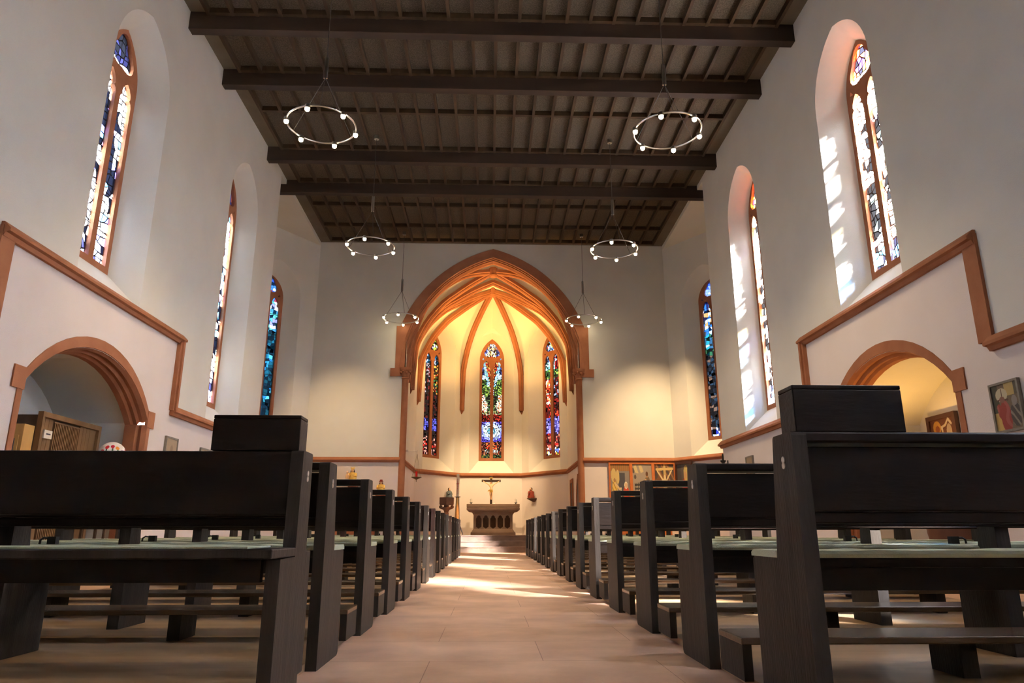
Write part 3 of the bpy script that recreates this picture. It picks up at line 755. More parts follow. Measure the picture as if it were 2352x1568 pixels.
# ------------------------------------------------------------------ ring lamps
def chandelier(x, y, z, a0, label):
    r = thing('ring_chandelier', (x, y, z), label, 'chandelier', 'ring chandeliers of the nave')
    R = .475
    obj('ring', B().tube([(x + R * math.cos(2 * PI * i / 48), y + R * math.sin(2 * PI * i / 48), z) for i in range(48)], .0125, 8, True), M['steel'], r, smooth=True)
    sl = B()
    for q in (-.016, .016): sl.lathe([(.015, z + .76), (.015, z + 1.10)], (x + q, y, 0), 10)
    obj('sleeve', sl, M['steel'], r, smooth=True)
    obj('cable', B().tube([(x, y, z + 1.09), (x, y, ZC + .02)], .0055, 6), M['wire'], r)
    obj('ceiling_cup', B().lathe([(.05, ZC - .05), (.05, ZC + .03)], (x, y, 0), 14), M['steel'], r, smooth=True)
    for k in range(3):
        a = a0 + .35 + 2 * PI * k / 3
        obj('stay', B().tube([(x, y, z + .77), (x + R * math.cos(a), y + R * math.sin(a), z)], .0045, 6), M['wire'], r)
    for k in range(6):
        a = a0 + 2 * PI * k / 6; px, py = x + R * math.cos(a), y + R * math.sin(a)
        h = obj('lamp_holder', B().lathe([(.012, z + .015), (.036, z + .012), (.038, z - .005), (.038, z - .040), (.034, z - .040), (.034, z - .01)], (px, py, 0), 14), M['steel'], r, smooth=True)
        obj('bulb', B().sphere((px, py, z - .052), .033, 12), M['bulb'], h, smooth=True)['label'] = 'glowing warm white bulb'
for (x, y, a0, lab) in ((-2.41, 8.85, .35, 'steel ring lamp with six bulbs, nearest on the left'), (2.50, 8.85, .1, 'steel ring lamp with six bulbs, nearest on the right'),
                        (-2.43, 13.2, .45, 'steel ring lamp with six bulbs, left one of the middle pair'), (2.48, 13.2, .25, 'steel ring lamp with six bulbs, right one of the middle pair'),
                        (-2.42, 18.1, .5, 'steel ring lamp at the left foot of the chancel arch'), (2.50, 18.1, .1, 'steel ring lamp at the right foot of the chancel arch')):
    chandelier(x, y, 6.07, a0, lab)

# ------------------------------------------------------------------ altar and what stands on it
ax = .11; ay = 22.0
al = thing('altar', (ax, ay + .4, ZP), 'carved stone altar block with five blind arches under a thick slab', 'altar')
b = B().box(ax - .81, ax + .81, ay, ay + .85, 1.275, 1.372, .012)
obj('table_slab', b, M['altar'], al)
b = B().loft([[Vector((ax + sx_ * w_, y, z)) for sx_, y in ((-1, ay + q), (1, ay + q), (1, ay + .85 - q), (-1, ay + .85 - q))] for w_, q, z in ((.60, .2, 1.04), (.62, .19, 1.08), (.66, .15, 1.13), (.76, .05, 1.155), (.81, .01, 1.20), (.81, .0, 1.255), (.79, .02, 1.273))], True, True)
obj('cornice', b, M['altar'], al)
fz = lambda u, z, d: Vector((ax + u, ay + .2 + d, z))
ho = []
for k in range(5):
    c = -.44 + .22 * k
    ho.append([(c - .085, .70), (c, .64), (c + .085, .70)] + [(c + q, z) for q, z in ((.085, .93), (.075, .965), (.05, .975), (.055, 1.0), (.03, 1.03), (0, 1.045), (-.03, 1.03), (-.055, 1.0), (-.05, .975), (-.075, .965), (-.085, .93))])
obj('arcade', B().shape([[(-.60, .58), (.60, .58), (.60, 1.06), (-.60, 1.06)]] + ho, fz, 0, .12), M['altar'], al)
obj('body', B().box(ax - .595, ax + .595, ay + .32, ay + .66, .50, 1.05), M['altar_dark'], al)
b = B().loft([[Vector((ax + sx_ * w_, y, z)) for sx_, y in ((-1, ay + q), (1, ay + q), (1, ay + .85 - q), (-1, ay + .85 - q))] for w_, q, z in ((.68, .08, ZP), (.68, .08, .53), (.655, .11, .545), (.60, .19, .64))], True, True)
obj('plinth', b, M['altar'], al)
for s, lab in ((-1, 'short white candle on the left end of the altar'), (1, 'short white candle on the right end of the altar')):
    x = ax + s * .69 + .01
    c = thing('altar_candle', (x, ay + .25, 1.372), lab, 'candle', 'candles on the altar')
    obj('holder', B().lathe([(.045, 1.3725), (.045, 1.38), (.015, 1.39), (.015, 1.405), (.05, 1.418), (.05, 1.424)], (x, ay + .25, 0), 14), M['black'], c, smooth=True)
    w_ = obj('wax', B().lathe([(.036, 1.4245), (.036, 1.53), (.028, 1.537), (.01, 1.530)], (x, ay + .25, 0), 14), M['wax'], c, smooth=True)
    obj('wick', B().tube([(x, ay + .25, 1.53), (x + .002, ay + .25, 1.55)], .003, 5), M['black'], w_)
tag(obj('mound', B().lathe([(.055, 1.3725), (.05, 1.39), (.03, 1.405), (.005, 1.41)], (ax + .02, ay + .35, 0), 12), M['wax'], None, smooth=True), 'small white rounded cover lying at the foot of the crucifix', 'cover')

def skin_mesh(name, verts, edges, radii, material, parent, sub=1, rootv=0):
    me = bpy.data.meshes.new(name); me.from_pydata([Vector(v) for v in verts], edges, [])
    o = bpy.data.objects.new(name, me); COL.objects.link(o)
    o.modifiers.new('s', 'SKIN'); sub_ = o.modifiers.new('u', 'SUBSURF'); sub_.levels = sub; sub_.render_levels = sub
    for i, r in enumerate(radii):
        q = r if isinstance(r, (tuple, list)) else (r, r)
        me.skin_vertices[0].data[i].radius = q
        me.skin_vertices[0].data[i].use_root = (i == rootv)
    dg = bpy.context.evaluated_depsgraph_get(); dg.update()
    m2 = bpy.data.meshes.new_from_object(o.evaluated_get(dg))
    bpy.data.objects.remove(o)
    off = wloc(parent) if parent else Vector((0, 0, 0))
    for v in m2.vertices: v.co -= off
    m2.materials.clear(); m2.materials.append(material); m2.shade_smooth()
    o2 = bpy.data.objects.new(name, m2); COL.objects.link(o2)
    if parent: o2.parent = parent
    return o2
cx, cy = .045, 22.45
cr = thing('crucifix', (cx, cy, 1.372), 'dark wooden crucifix with pale carved figure standing on the altar', 'crucifix')
obj('cross', B().box(cx - .035, cx + .035, cy, cy + .04, 1.3725, 2.25, .004).box(cx - .30, cx + .30, cy - .002, cy + .042, 2.06, 2.13, .004), M['darkcross'], cr)
obj('scroll', B().box(cx - .06, cx + .06, cy - .014, cy - .003, 2.165, 2.20, .003), M['gold'], cr)
V = [(cx, cy - .05, 1.80), (cx, cy - .055, 1.88), (cx, cy - .05, 1.955), (cx, cy - .05, 2.00), (cx - .012, cy - .065, 2.03), (cx - .015, cy - .07, 2.065),
     (cx - .065, cy - .045, 1.975), (cx - .17, cy - .03, 2.03), (cx - .265, cy - .02, 2.095), (cx + .065, cy - .045, 1.975), (cx + .17, cy - .03, 2.03), (cx + .265, cy - .02, 2.095),
     (cx - .028, cy - .055, 1.76), (cx - .03, cy - .075, 1.66), (cx - .012, cy - .045, 1.555), (cx - .008, cy - .06, 1.515), (cx + .028, cy - .055, 1.76), (cx + .03, cy - .075, 1.66), (cx + .014, cy - .045, 1.555), (cx + .01, cy - .06, 1.51)]
E_ = [(0, 1), (1, 2), (2, 3), (3, 4), (4, 5), (2, 6), (6, 7), (7, 8), (2, 9), (9, 10), (10, 11), (0, 12), (12, 13), (13, 14), (14, 15), (0, 16), (16, 17), (17, 18), (18, 19)]
RR = [.042, .038, .052, .022, .026, .022, .024, .016, .011, .024, .016, .011, .028, .021, .014, .012, .028, .021, .014, .012]
cp = skin_mesh('carved_figure', V, E_, RR, M['skin'], cr, 2)
cp['label'] = 'pale carved figure with arms spread'
obj('hair', B().sphere((cx - .016, cy - .058, 2.062), .031, 10, sz=1.15), M['hair'], cp, smooth=True)
lc = B().lathe([(.050, 1.735), (.056, 1.77), (.052, 1.80), (.046, 1.825)], (cx, cy - .055, 0), 12, sy=.8)
lc.tube([(cx - .04, cy - .07, 1.81), (cx - .08, cy - .08, 1.79), (cx - .10, cy - .08, 1.75)], [.02, .016, .008], 7)
obj('loincloth', lc, M['gold'], cp, smooth=True)

# paschal candle on its stand
px_, py_ = -.952, 21.40
st = thing('candle_stand', (px_, py_, ZP), 'black iron tripod stand draped with yellow cloth left of the altar', 'candle stand')
obj('plate', B().lathe([(.02, 1.53), (.09, 1.545), (.095, 1.556), (.05, 1.556)], (px_, py_, 0), 20), M['black'], st, smooth=True)
for k, a in enumerate((-.15, PI + .15, PI / 2)):
    pts = [(px_ + math.cos(a) * r_, py_ + math.sin(a) * r_, z) for r_, z in ((.035, 1.54), (.045, 1.25), (.055, .95), (.075, .75), (.13, .60), (.17, .50), (.175, ZP + .012))]
    obj('leg', B().tube(pts, [.012, .013, .014, .016, .018, .016, .012], 7), M['black'], st, smooth=True)
cl = B(); rings = []
for z, r_ in ((1.53, .03), (1.45, .036), (1.2, .042), (1.0, .052), (.80, .045), (.75, .035)):
    rings.append([Vector((px_ + (r_ + .008 * math.sin(5 * a + 9 * z)) * math.cos(a), py_ + (r_ + .008 * math.sin(5 * a + 9 * z)) * math.sin(a) - .012, z)) for a in [2 * PI * i / 20 for i in range(20)]])
obj('cloth', cl.loft(rings, True, True), M['yellowcloth'], st, smooth=True)['label'] = 'yellow cloth'
pc = thing('paschal_candle', (px_, py_, 1.557), 'tall white candle with red cross on the black tripod stand', 'candle')
obj('wax', B().lathe([(.041, 1.5575), (.041, 2.21), (.03, 2.22), (.01, 2.212)], (px_, py_, 0), 20), M['wax'], pc, smooth=True)
rp = B().box(px_ - .006, px_ + .006, py_ - .046, py_ - .038, 1.70, 2.02).box(px_ - .045, px_ + .045, py_ - .047, py_ - .037, 1.925, 1.94)
rp.tube([(px_ - .018, py_ - .042, 2.03), (px_, py_ - .045, 2.085), (px_ + .018, py_ - .042, 2.03)], .004, 5).tube([(px_ - .011, py_ - .044, 2.05), (px_ + .011, py_ - .044, 2.05)], .0035, 5)
rp.tube([(px_ - .02, py_ - .042, 1.635), (px_ - .008, py_ - .044, 1.635), (px_ - .016, py_ - .043, 1.665), (px_, py_ - .045, 1.69), (px_ + .016, py_ - .043, 1.665), (px_ + .008, py_ - .044, 1.635), (px_ + .02, py_ - .042, 1.635)], .0035, 5)
for z in (1.79, 1.85): rp.tube([(px_ - .016, py_ - .043, z), (px_ + .016, py_ - .043, z)], .0035, 5)
obj('red_cross', rp, M['redpaint'], pc)['label'] = 'red cross between two letters'

# stone lectern
lx, lyy = -1.25, 20.98
le = thing('lectern', (lx, lyy, ZP), 'dark carved stone reading desk on a short column left of the steps', 'lectern')
pl5 = [(-.205, .16), (-.205, -.02), (0, -.15), (.205, -.02), (.205, .16)]
b = B().loft([[Vector((lx + a * f, lyy + c * f, z)) for a, c in pl5] for f, z in ((.93, 1.30), (1, 1.33), (1, 1.50), (.97, 1.515))], True, True)
obj('desk', b, M['altar_dark'], le)
b = B().lathe([(.055, 1.0), (.075, 1.05), (.06, 1.10), (.09, 1.16), (.13, 1.22), (.07, 1.26), (.07, 1.31)], (lx, lyy, 0), 12)
for s in (-1, 1): b.sphere((lx + s * .165, lyy, 1.245), .052, 10).tube([(lx + s * .06, lyy, 1.19), (lx + s * .16, lyy, 1.22)], .035, 8)
obj('scroll_capital', b, M['altar_dark'], le, smooth=True)
obj('column', B().lathe([(.11, ZP + .16), (.075, ZP + .20), (.06, ZP + .25), (.06, 1.01)], (lx, lyy, 0), 8), M['altar_dark'], le)
obj('foot', B().box(lx - .17, lx + .17, lyy - .15, lyy + .16, ZP + .001, ZP + .16, .01), M['altar_dark'], le)

# hanging sanctuary lamp on the left pier
lx, lyy = -1.94, 18.95
sl = thing('sanctuary_lamp', (lx, lyy, 1.92), 'red sanctuary lamp in a bronze bowl hung from a steel arm on the left pier', 'lamp')
ar = B().tube([(-2.315, lyy, 2.63), (-2.20, lyy, 2.63), (lx - .005, lyy, 2.615)], .006, 6)
ar.tube([(-2.315, lyy, 2.645), (-2.195, lyy, 2.645)], .009, 6).tube([(-2.315, lyy, 2.615), (-2.195, lyy, 2.615)], .009, 6).box(-2.205, -2.188, lyy - .015, lyy + .015, 2.60, 2.66)
ar.tube([(lx, lyy, 2.65), (lx - .01, lyy, 2.60), (lx, lyy, 2.55)], .008, 6)
obj('wall_arm', ar, M['steel'], sl)
ch = B()
for k in range(3):
    a = PI * .9 + 2 * PI * k / 3; ch.tube([(lx, lyy, 2.55), (lx + .13 * math.cos(a), lyy + .13 * math.sin(a), 1.93)], .003, 5)
obj('chains', ch, M['bronze'], sl)
obj('bowl', B().lathe([(.006, 1.82), (.010, 1.84), (.006, 1.87), (.03, 1.885), (.09, 1.91), (.145, 1.94), (.14, 1.943), (.04, 1.92)], (lx, lyy, 0), 22), M['bronze'], sl, smooth=True)
obj('glass', B().lathe([(.026, 1.921), (.03, 1.95), (.028, 2.09), (.02, 2.09)], (lx, lyy, 0), 14), M['redglass'], sl, smooth=True)['label'] = 'red glass cup'

# wall figures
def bust(name, x, y, z, h, label, robe, extra=None, gd=None, facing=(0, -1)):
    r = thing(name, (x, y, z), label, 'statue', 'carved figures on the walls')
    fx_, fy_ = facing
    obj('robe', B().lathe([(h * .30, z), (h * .33, z + h * .10), (h * .27, z + h * .30), (h * .28, z + h * .48), (h * .22, z + h * .60), (h * .08, z + h * .66)], (x, y, 0), 14, sy=.7), robe, r, smooth=True)
    obj('head', B().sphere((x + fx_ * .02 * h, y + fy_ * .02 * h, z + h * .76), h * .105, 12, sz=1.25).lathe([(h * .06, z + h * .62), (h * .05, z + h * .70)], (x, y, 0), 8).sphere((x + fx_ * .125 * h, y + fy_ * .125 * h, z + h * .745), h * .02, 6), M['skin'], r, smooth=True)
    hb = B().sphere((x - fx_ * .03 * h, y - fy_ * .03 * h, z + h * .78), h * .118, 12, sz=1.2)
    for s in (-1, 1): hb.tube([(x + s * h * .10 * abs(fy_) + s * h * .10 * abs(fx_) * 0, y + s * h * .10 * abs(fx_), z + h * .78), (x + s * h * .13 * max(.3, abs(fy_)), y + s * h * .1 * abs(fx_), z + h * .58)], [h * .04, h * .05], 7)
    obj('hair', hb, M['hair'], r, smooth=True)
    am = B()
    for s in (-1, 1):
        sx_ = s * abs(fy_); sy_ = s * abs(fx_)
        am.tube([(x + sx_ * h * .24, y + sy_ * h * .24, z + h * .55), (x + sx_ * h * .28 + fx_ * h * .1, y + sy_ * h * .28 + fy_ * h * .1, z + h * .34), (x + sx_ * h * .06 + fx_ * h * .24, y + sy_ * h * .06 + fy_ * h * .24, z + h * .40)], [h * .075, h * .07, h * .04], 8)
    obj('arms', am, robe, r, smooth=True)
    return r
m = bust('madonna_bust', -3.54, 18.52, 1.80, .36, 'gilded crowned figure holding a child, left of the chancel arch', M['gold'])
cw = B().lathe([(.036, 2.10), (.036, 2.125), (.032, 2.125), (.032, 2.11)], (-3.54, 18.515, 0), 14)
for k in range(6):
    a = 2 * PI * k / 6; cw.tube([(-3.54 + .036 * math.cos(a), 18.515 + .036 * math.sin(a), 2.115), (-3.54 + .052 * math.cos(a), 18.515 + .052 * math.sin(a), 2.165)], [.010, .004], 5)
obj('crown', cw, M['gold'], m)
obj('child', B().lathe([(.045, 1.86), (.05, 1.92), (.03, 1.98), (.012, 1.99)], (-3.655, 18.44, 0), 10).sphere((-3.655, 18.435, 2.02), .028, 10, sz=1.2), M['skin'], m, smooth=True)
obj('console_shelf', B().box(-3.69, -3.39, 18.40, 18.78, 1.72, 1.80, .008).loft([[Vector((-3.54 + sx_ * w_, y, z)) for sx_, y in ((-1, 18.78 - d_), (1, 18.78 - d_), (1, 18.78), (-1, 18.78))] for w_, d_, z in ((.05, .06, 1.55), (.13, .34, 1.72))], True, True), M['sand'], m)
s_ = bust('saint_bust', -2.80, 18.55, 1.52, .33, 'gilded figure in a red hat on a console beside the left pier', M['gold'])
obj('hat', B().lathe([(.02, 1.79), (.058, 1.795), (.058, 1.805), (.036, 1.81), (.038, 1.84), (.02, 1.85)], (-2.80, 18.545, 0), 14), M['redrobe'], s_, smooth=True)
obj('console_shelf', B().box(-2.93, -2.67, 18.44, 18.78, 1.44, 1.52, .008).loft([[Vector((-2.80 + sx_ * w_, y, z)) for sx_, y in ((-1, 18.78 - d_), (1, 18.78 - d_), (1, 18.78), (-1, 18.78))] for w_, d_, z in ((.04, .06, 1.30), (.11, .30, 1.44))], True, True), M['sand'], s_)
def on_apse(i, u, d):
    a, dd, ln = seg(i); nd = Vector((-dd.y, dd.x, 0)); p = a + dd * u - nd * d; return p, -nd
p, n = on_apse(1, 1.45, .16)
s_ = bust('saint_bust', p.x, p.y, 1.60, .34, 'small carved figure in a blue grey robe on the left apse wall', M['bluerobe'], facing=(n.x, n.y))
obj('console_shelf', B().loft([[Vector((p.x, p.y, 0)) + Vector((-n.y, n.x, 0)) * a * w_ + n * c for a, c in ((-1, -.155), (1, -.155), (1, f_), (-1, f_))] + [] for w_, f_, z in ((.03, -.1, 0), (.10, .10, 0))], True, True), M['sand'], s_) if False else None
cb = B()
rg = []
for w_, f_, z in ((.03, -.11, 1.48), (.10, .09, 1.575), (.10, .09, 1.60)):
    rg.append([Vector((p.x, p.y, z)) + Vector((-n.y, n.x, 0)) * (a * w_) + n * (f_ if c else -.157) for a, c in ((-1, 0), (1, 0), (1, 1), (-1, 1))])
obj('console_shelf', cb.loft(rg, True, True), M['altar_dark'], s_)
p, n = on_apse(3, .62, .16)
s_ = bust('saint_bust', p.x, p.y, 1.60, .36, 'small carved figure in a dark red robe on the right apse wall', M['redrobe'], facing=(n.x, n.y))
rg = []
for w_, f_, z in ((.03, -.11, 1.48), (.10, .09, 1.575), (.10, .09, 1.60)):
    rg.append([Vector((p.x, p.y, z)) + Vector((-n.y, n.x, 0)) * (a * w_) + n * (f_ if c else -.157) for a, c in ((-1, 0), (1, 0), (1, 1), (-1, 1))])
obj('console_shelf', B().loft(rg, True, True), M['altar_dark'], s_)

# doorway and wall cupboard in the right chancel wall
fr = lambda y, z, d: Vector((PR - d, y, z))
d_ = thing('door_1', (PR, 19.45, 0), 'dark pointed doorway in the right chancel wall', 'door', None, 'structure')
obj('door_frame', B().shape([pointed(.42, 0, 1.35, 2.08, 8, 19.45), pointed(.32, .02, 1.32, 1.95, 8, 19.45)], fr, -.0, .03), M['sand'], d_)
obj('door_leaf', B().shape([pointed(.33, .01, 1.32, 1.96, 8, 19.45)], fr, .004, .014), M['doorwood'], d_)
d_ = thing('wall_cupboard', (PR, 20.95, ZP), 'narrow sandstone framed cupboard in the right chancel wall', 'cupboard')
obj('surround', B().shape([[(20.63, .9), (21.30, .9), (21.30, 2.04), (20.63, 2.04)], [(20.72, .98), (21.21, .98), (21.21, 1.93), (20.72, 1.93)]], fr, .002, .035), M['sand'], d_)
dl = obj('door', B().box(PR - .016, PR - .002, 20.715, 21.215, .975, 1.935), M['doorwood'], d_)
obj('knob', B().sphere((PR - .03, 20.80, 1.45), .015, 8), M['bronze'], dl)

# ------------------------------------------------------------------ pictures
def painting(root, o, ud, w, h, fn, nx, ny, name='picture', th=.012):
    """flat painted panel: o lower left corner, facing ud x z"""
    o, ud = Vector(o), Vector(ud).normalized(); nn = Vector((ud.y, -ud.x, 0)); b = B()
    r = random.Random(len(root.name) + int(w * 1000))
    for i in range(nx):
        for k in range(ny):
            u, v = (i + .5) / nx, (k + .5) / ny; c = fn(u, v, r)
            q = [o + ud * (w * a / nx) + Vector((0, 0, h * z / ny)) for a, z in ((i, k), (i + 1, k), (i + 1, k + 1), (i, k + 1))]
            b.add([p + nn * th for p in q], [(0, 1, 2, 3)], 0, [c])
    q = [o, o + ud * w, o + ud * w + Vector((0, 0, h)), o + Vector((0, 0, h))]
    b.add([p + nn * th for p in q] + q, [(0, 4, 5, 1), (1, 5, 6, 2), (2, 6, 7, 3), (3, 7, 4, 0)], 0, [(.05, .04, .03)] * 4)
    return obj(name, b, M['paint'], root, clean=False)
def el(u, v, cx, cy, rx, ry): return ((u - cx) / rx) ** 2 + ((v - cy) / ry) ** 2 < 1
def capsule(u, v, x0, y0, x1, y1, r):
    dx, dy = x1 - x0, y1 - y0; t = max(0, min(1, ((u - x0) * dx + (v - y0) * dy) / (dx * dx + dy * dy)))
    return (u - x0 - t * dx) ** 2 + (v - y0 - t * dy) ** 2 < r * r
def pic_angel(u, v, r):
    if el(u, v, .79, .40, .06, .07): return (.62, .42, .25)
    if el(u, v, .79, .41, .085, .10): return (.72, .66, .50)
    if el(u, v, .79, .16, .15, .24): return (.50, .06, .02)
    if el(u, v, .22, .55, .05, .06): return (.35, .20, .08)
    if capsule(u, v, .25, .45, .47, .30, .035): return (.62, .47, .24)
    if el(u, v, .22, .24, .14, .32): return (.66, .48, .12) if math.sin(40 * u + 30 * v) < .6 else (.35, .22, .05)
    if el(u, v, .18, .68, .13, .20) or el(u, v, .38, .64, .09, .20): return (.55, .42, .17)
    if capsule(u, v, .53, .05, .53, .30, .015) or el(u, v, .53, .32, .03, .035): return (.6, .55, .42)
    if v > .80: return (.30 + .06 * math.sin(60 * u), .15, .05)
    if .42 < u < .75 and v < .75: return (.075, .075, .085)
    return (.24 + r.uniform(-.02, .02), .21, .18)
def pic_garden(u, v, r):
    if el(u, v, .74, .72, .06, .07): return (.12, .06, .03)
    if el(u, v, .74, .68, .05, .06): return (.50, .28, .14)
    if capsule(u, v, .68, .55, .55, .48, .035) or capsule(u, v, .88, .52, .80, .30, .035): return (.62, .36, .16)
    if el(u, v, .76, .46, .14, .20): return (.16, .11, .06)
    if el(u, v, .80, .22, .20, .24) or el(u, v, .70, .38, .10, .2): return (.52, .12, .02)
    if el(u, v, .45, .22, .13, .14): return (.42, .35, .25)
    if .10 < u < .60 and v < .48: return (.04, .04, .04) if math.sin(38 * u + 30 * v) * math.sin(38 * u - 30 * v) > -.25 else (.38, .33, .25)
    if el(u, v, .33, .86, .30, .12) and math.sin(22 * u + 12 * v) > -.3: return (.55, .44, .22)
    if el(u, v, .06, .82, .06, .08) or el(u, v, .14, .64, .06, .06): return (.10, .09, .08)
    return (.33 + r.uniform(-.02, .02), .28, .22)
def pic_cross(u, v, r):
    if capsule(u, v, .10, .85, .93, .87, .035): return (.62, .44, .17)
    if capsule(u, v, .16, .80, .46, .52, .028) or capsule(u, v, .88, .82, .58, .52, .028) or el(u, v, .51, .62, .05, .07) or el(u, v, .52, .34, .09, .36): return (.66, .52, .28)
    if .46 < u < .58: return (.52, .36, .14)
    s = math.sin(14 * u + 9 * v + 3 * math.sin(5 * v + 4 * u))
    return (.30, .17, .09) if s > .86 else (.17, .075, .03) if s > -.2 else (.075, .055, .05)
def pic_queen(u, v, r):
    if el(u, v, .58, .68, .09, .11): return (.50, .30, .14)
    if el(u, v, .62, .72, .16, .24): return (.50, .40, .14)
    if el(u, v, .55, .30, .22, .32): return (.42, .03, .02)
    return (.07, .06, .055) if u < .3 else (.10, .085, .07)
def pic_robe(u, v, r):
    if el(u, v, .36, .66, .10, .07): return (.20, .10, .07)
    if abs(u - .37) < .02 and .66 < v < .90 or capsule(u, v, .18, .66, .58, .64, .02): return (.09, .05, .04)
    if el(u, v, .36, .76, .22, .15): return (.42, .38, .26)
    if el(u, v, .80, .60, .10, .11): return (.22, .20, .18)
    if el(u, v, .80, .30, .20, .26): return (.07, .06, .055) if math.sin(16 * u + 25 * v + 2 * math.sin(8 * u)) > -.55 else (.2, .18, .14)
    if el(u, v, .42, .28, .20, .36) or capsule(u, v, .20, .50, .24, .34, .08): return (.25, .045, .035) if math.sin(16 * u + 9 * v + 2 * math.sin(9 * v)) > -.55 else (.30, .085, .065)
    if el(u, v, .24, .15, .13, .22): return (.46, .30, .09)
    if v > .72 and u > .5: return (.40, .30, .12) if u < .85 else (.1, .09, .06)
    if u < .25: return (.06, .06, .04) if v > .4 else (.40, .27, .09)
    return (.14 + r.uniform(-.02, .03), .11, .07)
def pic_harp(u, v, r):
    if el(u, v, .30, .70, .09, .10): return (.16, .05, .02)
    if el(u, v, .28, .74, .16, .20) and v > .6: return (.30, .16, .03)
    if el(u, v, .28, .30, .20, .34): return (.20, .045, .014)
    if capsule(u, v, .45, .74, .62, .78, .03) or capsule(u, v, .62, .78, .76, .94, .03) or capsule(u, v, .76, .94, .86, .80, .035) or capsule(u, v, .48, .70, .50, .4, .035): return (.34, .29, .23)
    if el(u, v, .76, .55, .11, .26): return (.24, .19, .14)
    if el(u, v, .62, .16, .12, .2): return (.30, .16, .04)
    return (.075 + r.uniform(-.015, .015), .028, .016)
def pic_sketch(u, v, r):
    if el(u, v, .55, .50, .14, .30): return (.26, .19, .12)
    return (.36 + r.uniform(-.03, .03), .27, .17)
def framed(name, o, ud, w, h, fn, fm, label, fw=.03, nx=30, ny=36, dep=.035, group=None):
    o, ud = Vector(o), Vector(ud).normalized(); nn = Vector((ud.y, -ud.x, 0))
    r = thing(name, o + ud * (w / 2), label, 'picture', group)
    P = lambda a, z, d: o + ud * a + nn * d + Vector((0, 0, z))
    obj('frame', B().shape([[(0, 0), (w, 0), (w, h), (0, h)], [(fw, fw), (w - fw, fw), (w - fw, h - fw), (fw, h - fw)]], P, .001, dep), fm, r)
    painting(r, P(fw * .8, fw * .8, .004), ud, w - 1.6 * fw, h - 1.6 * fw, fn, nx, ny, 'canvas', dep * .55)
    return r
PG = 'framed pictures along the nave walls'
framed('framed_picture', (XR, 6.60, 1.44), (0, -1, 0), .385, .475, pic_robe, M['frame_grey'], 'large grey framed picture of a red robed figure on the right wall', .022, 70, 86, group=PG)
framed('framed_picture', (XR, 13.36, 1.44), (0, -1, 0), .36, .475, pic_sketch, M['frame_grey'], 'small far picture on the right wall past the niche', .025, group=PG)
framed('framed_picture', (XL, 10.58, 1.44), (0, 1, 0), .41, .475, pic_sketch, M['frame_grey'], 'brown sketch in a grey frame beside the left niche', .025, group=PG)
framed('framed_picture', (XL, 11.88, 1.42), (0, 1, 0), .41, .475, pic_sketch, M['frame_grey'], 'second grey framed picture right of the left niche', .025, group=PG)
NX = XR + 1.27
framed('framed_picture', (NX - .001, 9.62, 1.50), (0, -1, 0), .62, .58, pic_harp, M['frame_dark'], 'dark framed picture on the back wall of the right niche', .06, 66, 62, .06, PG)
# painted retable beside the right pier
rt = thing('painted_retable', (4.02, 18.72, 1.2), 'row of painted panels in orange frames on the right of the chancel arch', 'altarpiece')
for k, f_ in enumerate((pic_angel, pic_garden, pic_cross)):
    x = 3.14 + .59 * k
    P = lambda a, z, d, x=x: Vector((x + a, 18.78 - d, 1.30 + z))
    fo = obj('panel_frame', B().shape([[(0, 0), (.59, 0), (.59, 1.02), (0, 1.02)], [(.04, .05), (.55, .05), (.55, .98), (.04, .98)]], P, 0, .05), M['orangewood'], rt)
    painting(fo, (x + .035, 18.765, 1.345), (1, 0, 0), .52, .94, f_, 60, 104, 'panel_painting')
o_ = Vector((4.93, 18.70, 1.30)); ud = Vector((.55, -.83, 0)).normalized(); nn = Vector((ud.y, -ud.x, 0))
fo = obj('side_wing', B().shape([[(0, 0), (.55, 0), (.55, 1.02), (0, 1.02)], [(.04, .05), (.51, .05), (.51, .96), (.04, .96)]], lambda a, z, d: o_ + ud * a + nn * d + Vector((0, 0, z)), 0, .05), M['frame_dark'], rt)
painting(fo, o_ + ud * .035 + Vector((0, 0, .045)) + nn * .004, ud, .48, .92, pic_queen, 34, 50, 'panel_painting')
# side altars under the figures and the panels
for x0, x1, lab, mt in ((-4.25, -2.75, 'sandstone side altar under the gilded figures', 'sand'), (3.1, 4.75, 'wooden side altar under the painted panels', 'orangewood')):
    a_ = thing('side_altar', ((x0 + x1) / 2, 18.4, 0), lab, 'side altar')
    obj('table_top', B().box(x0, x1, 18.1, 18.78, .92, 1.0, .008), M[mt], a_)
    obj('block', B().box(x0 + .15, x1 - .15, 18.2, 18.78, .001, .92), M[mt], a_)
# small dark figure on the end of the right wall
q = thing('candle_bracket', (XR - .09, 14.45, 1.88), 'small black iron candle bracket near the end of the right wall', 'candle bracket')
obj('arm', B().tube([(XR, 14.45, 1.90), (XR - .05, 14.45, 1.885), (XR - .10, 14.45, 1.90)], .012, 6).box(XR - .012, XR - .001, 14.42, 14.48, 1.84, 1.96), M['black'], q)
obj('cup', B().lathe([(.02, 1.90), (.055, 1.93), (.06, 1.96), (.02, 1.95), (.018, 2.08), (.005, 2.10)], (XR - .10, 14.45, 0), 10), M['black'], q)

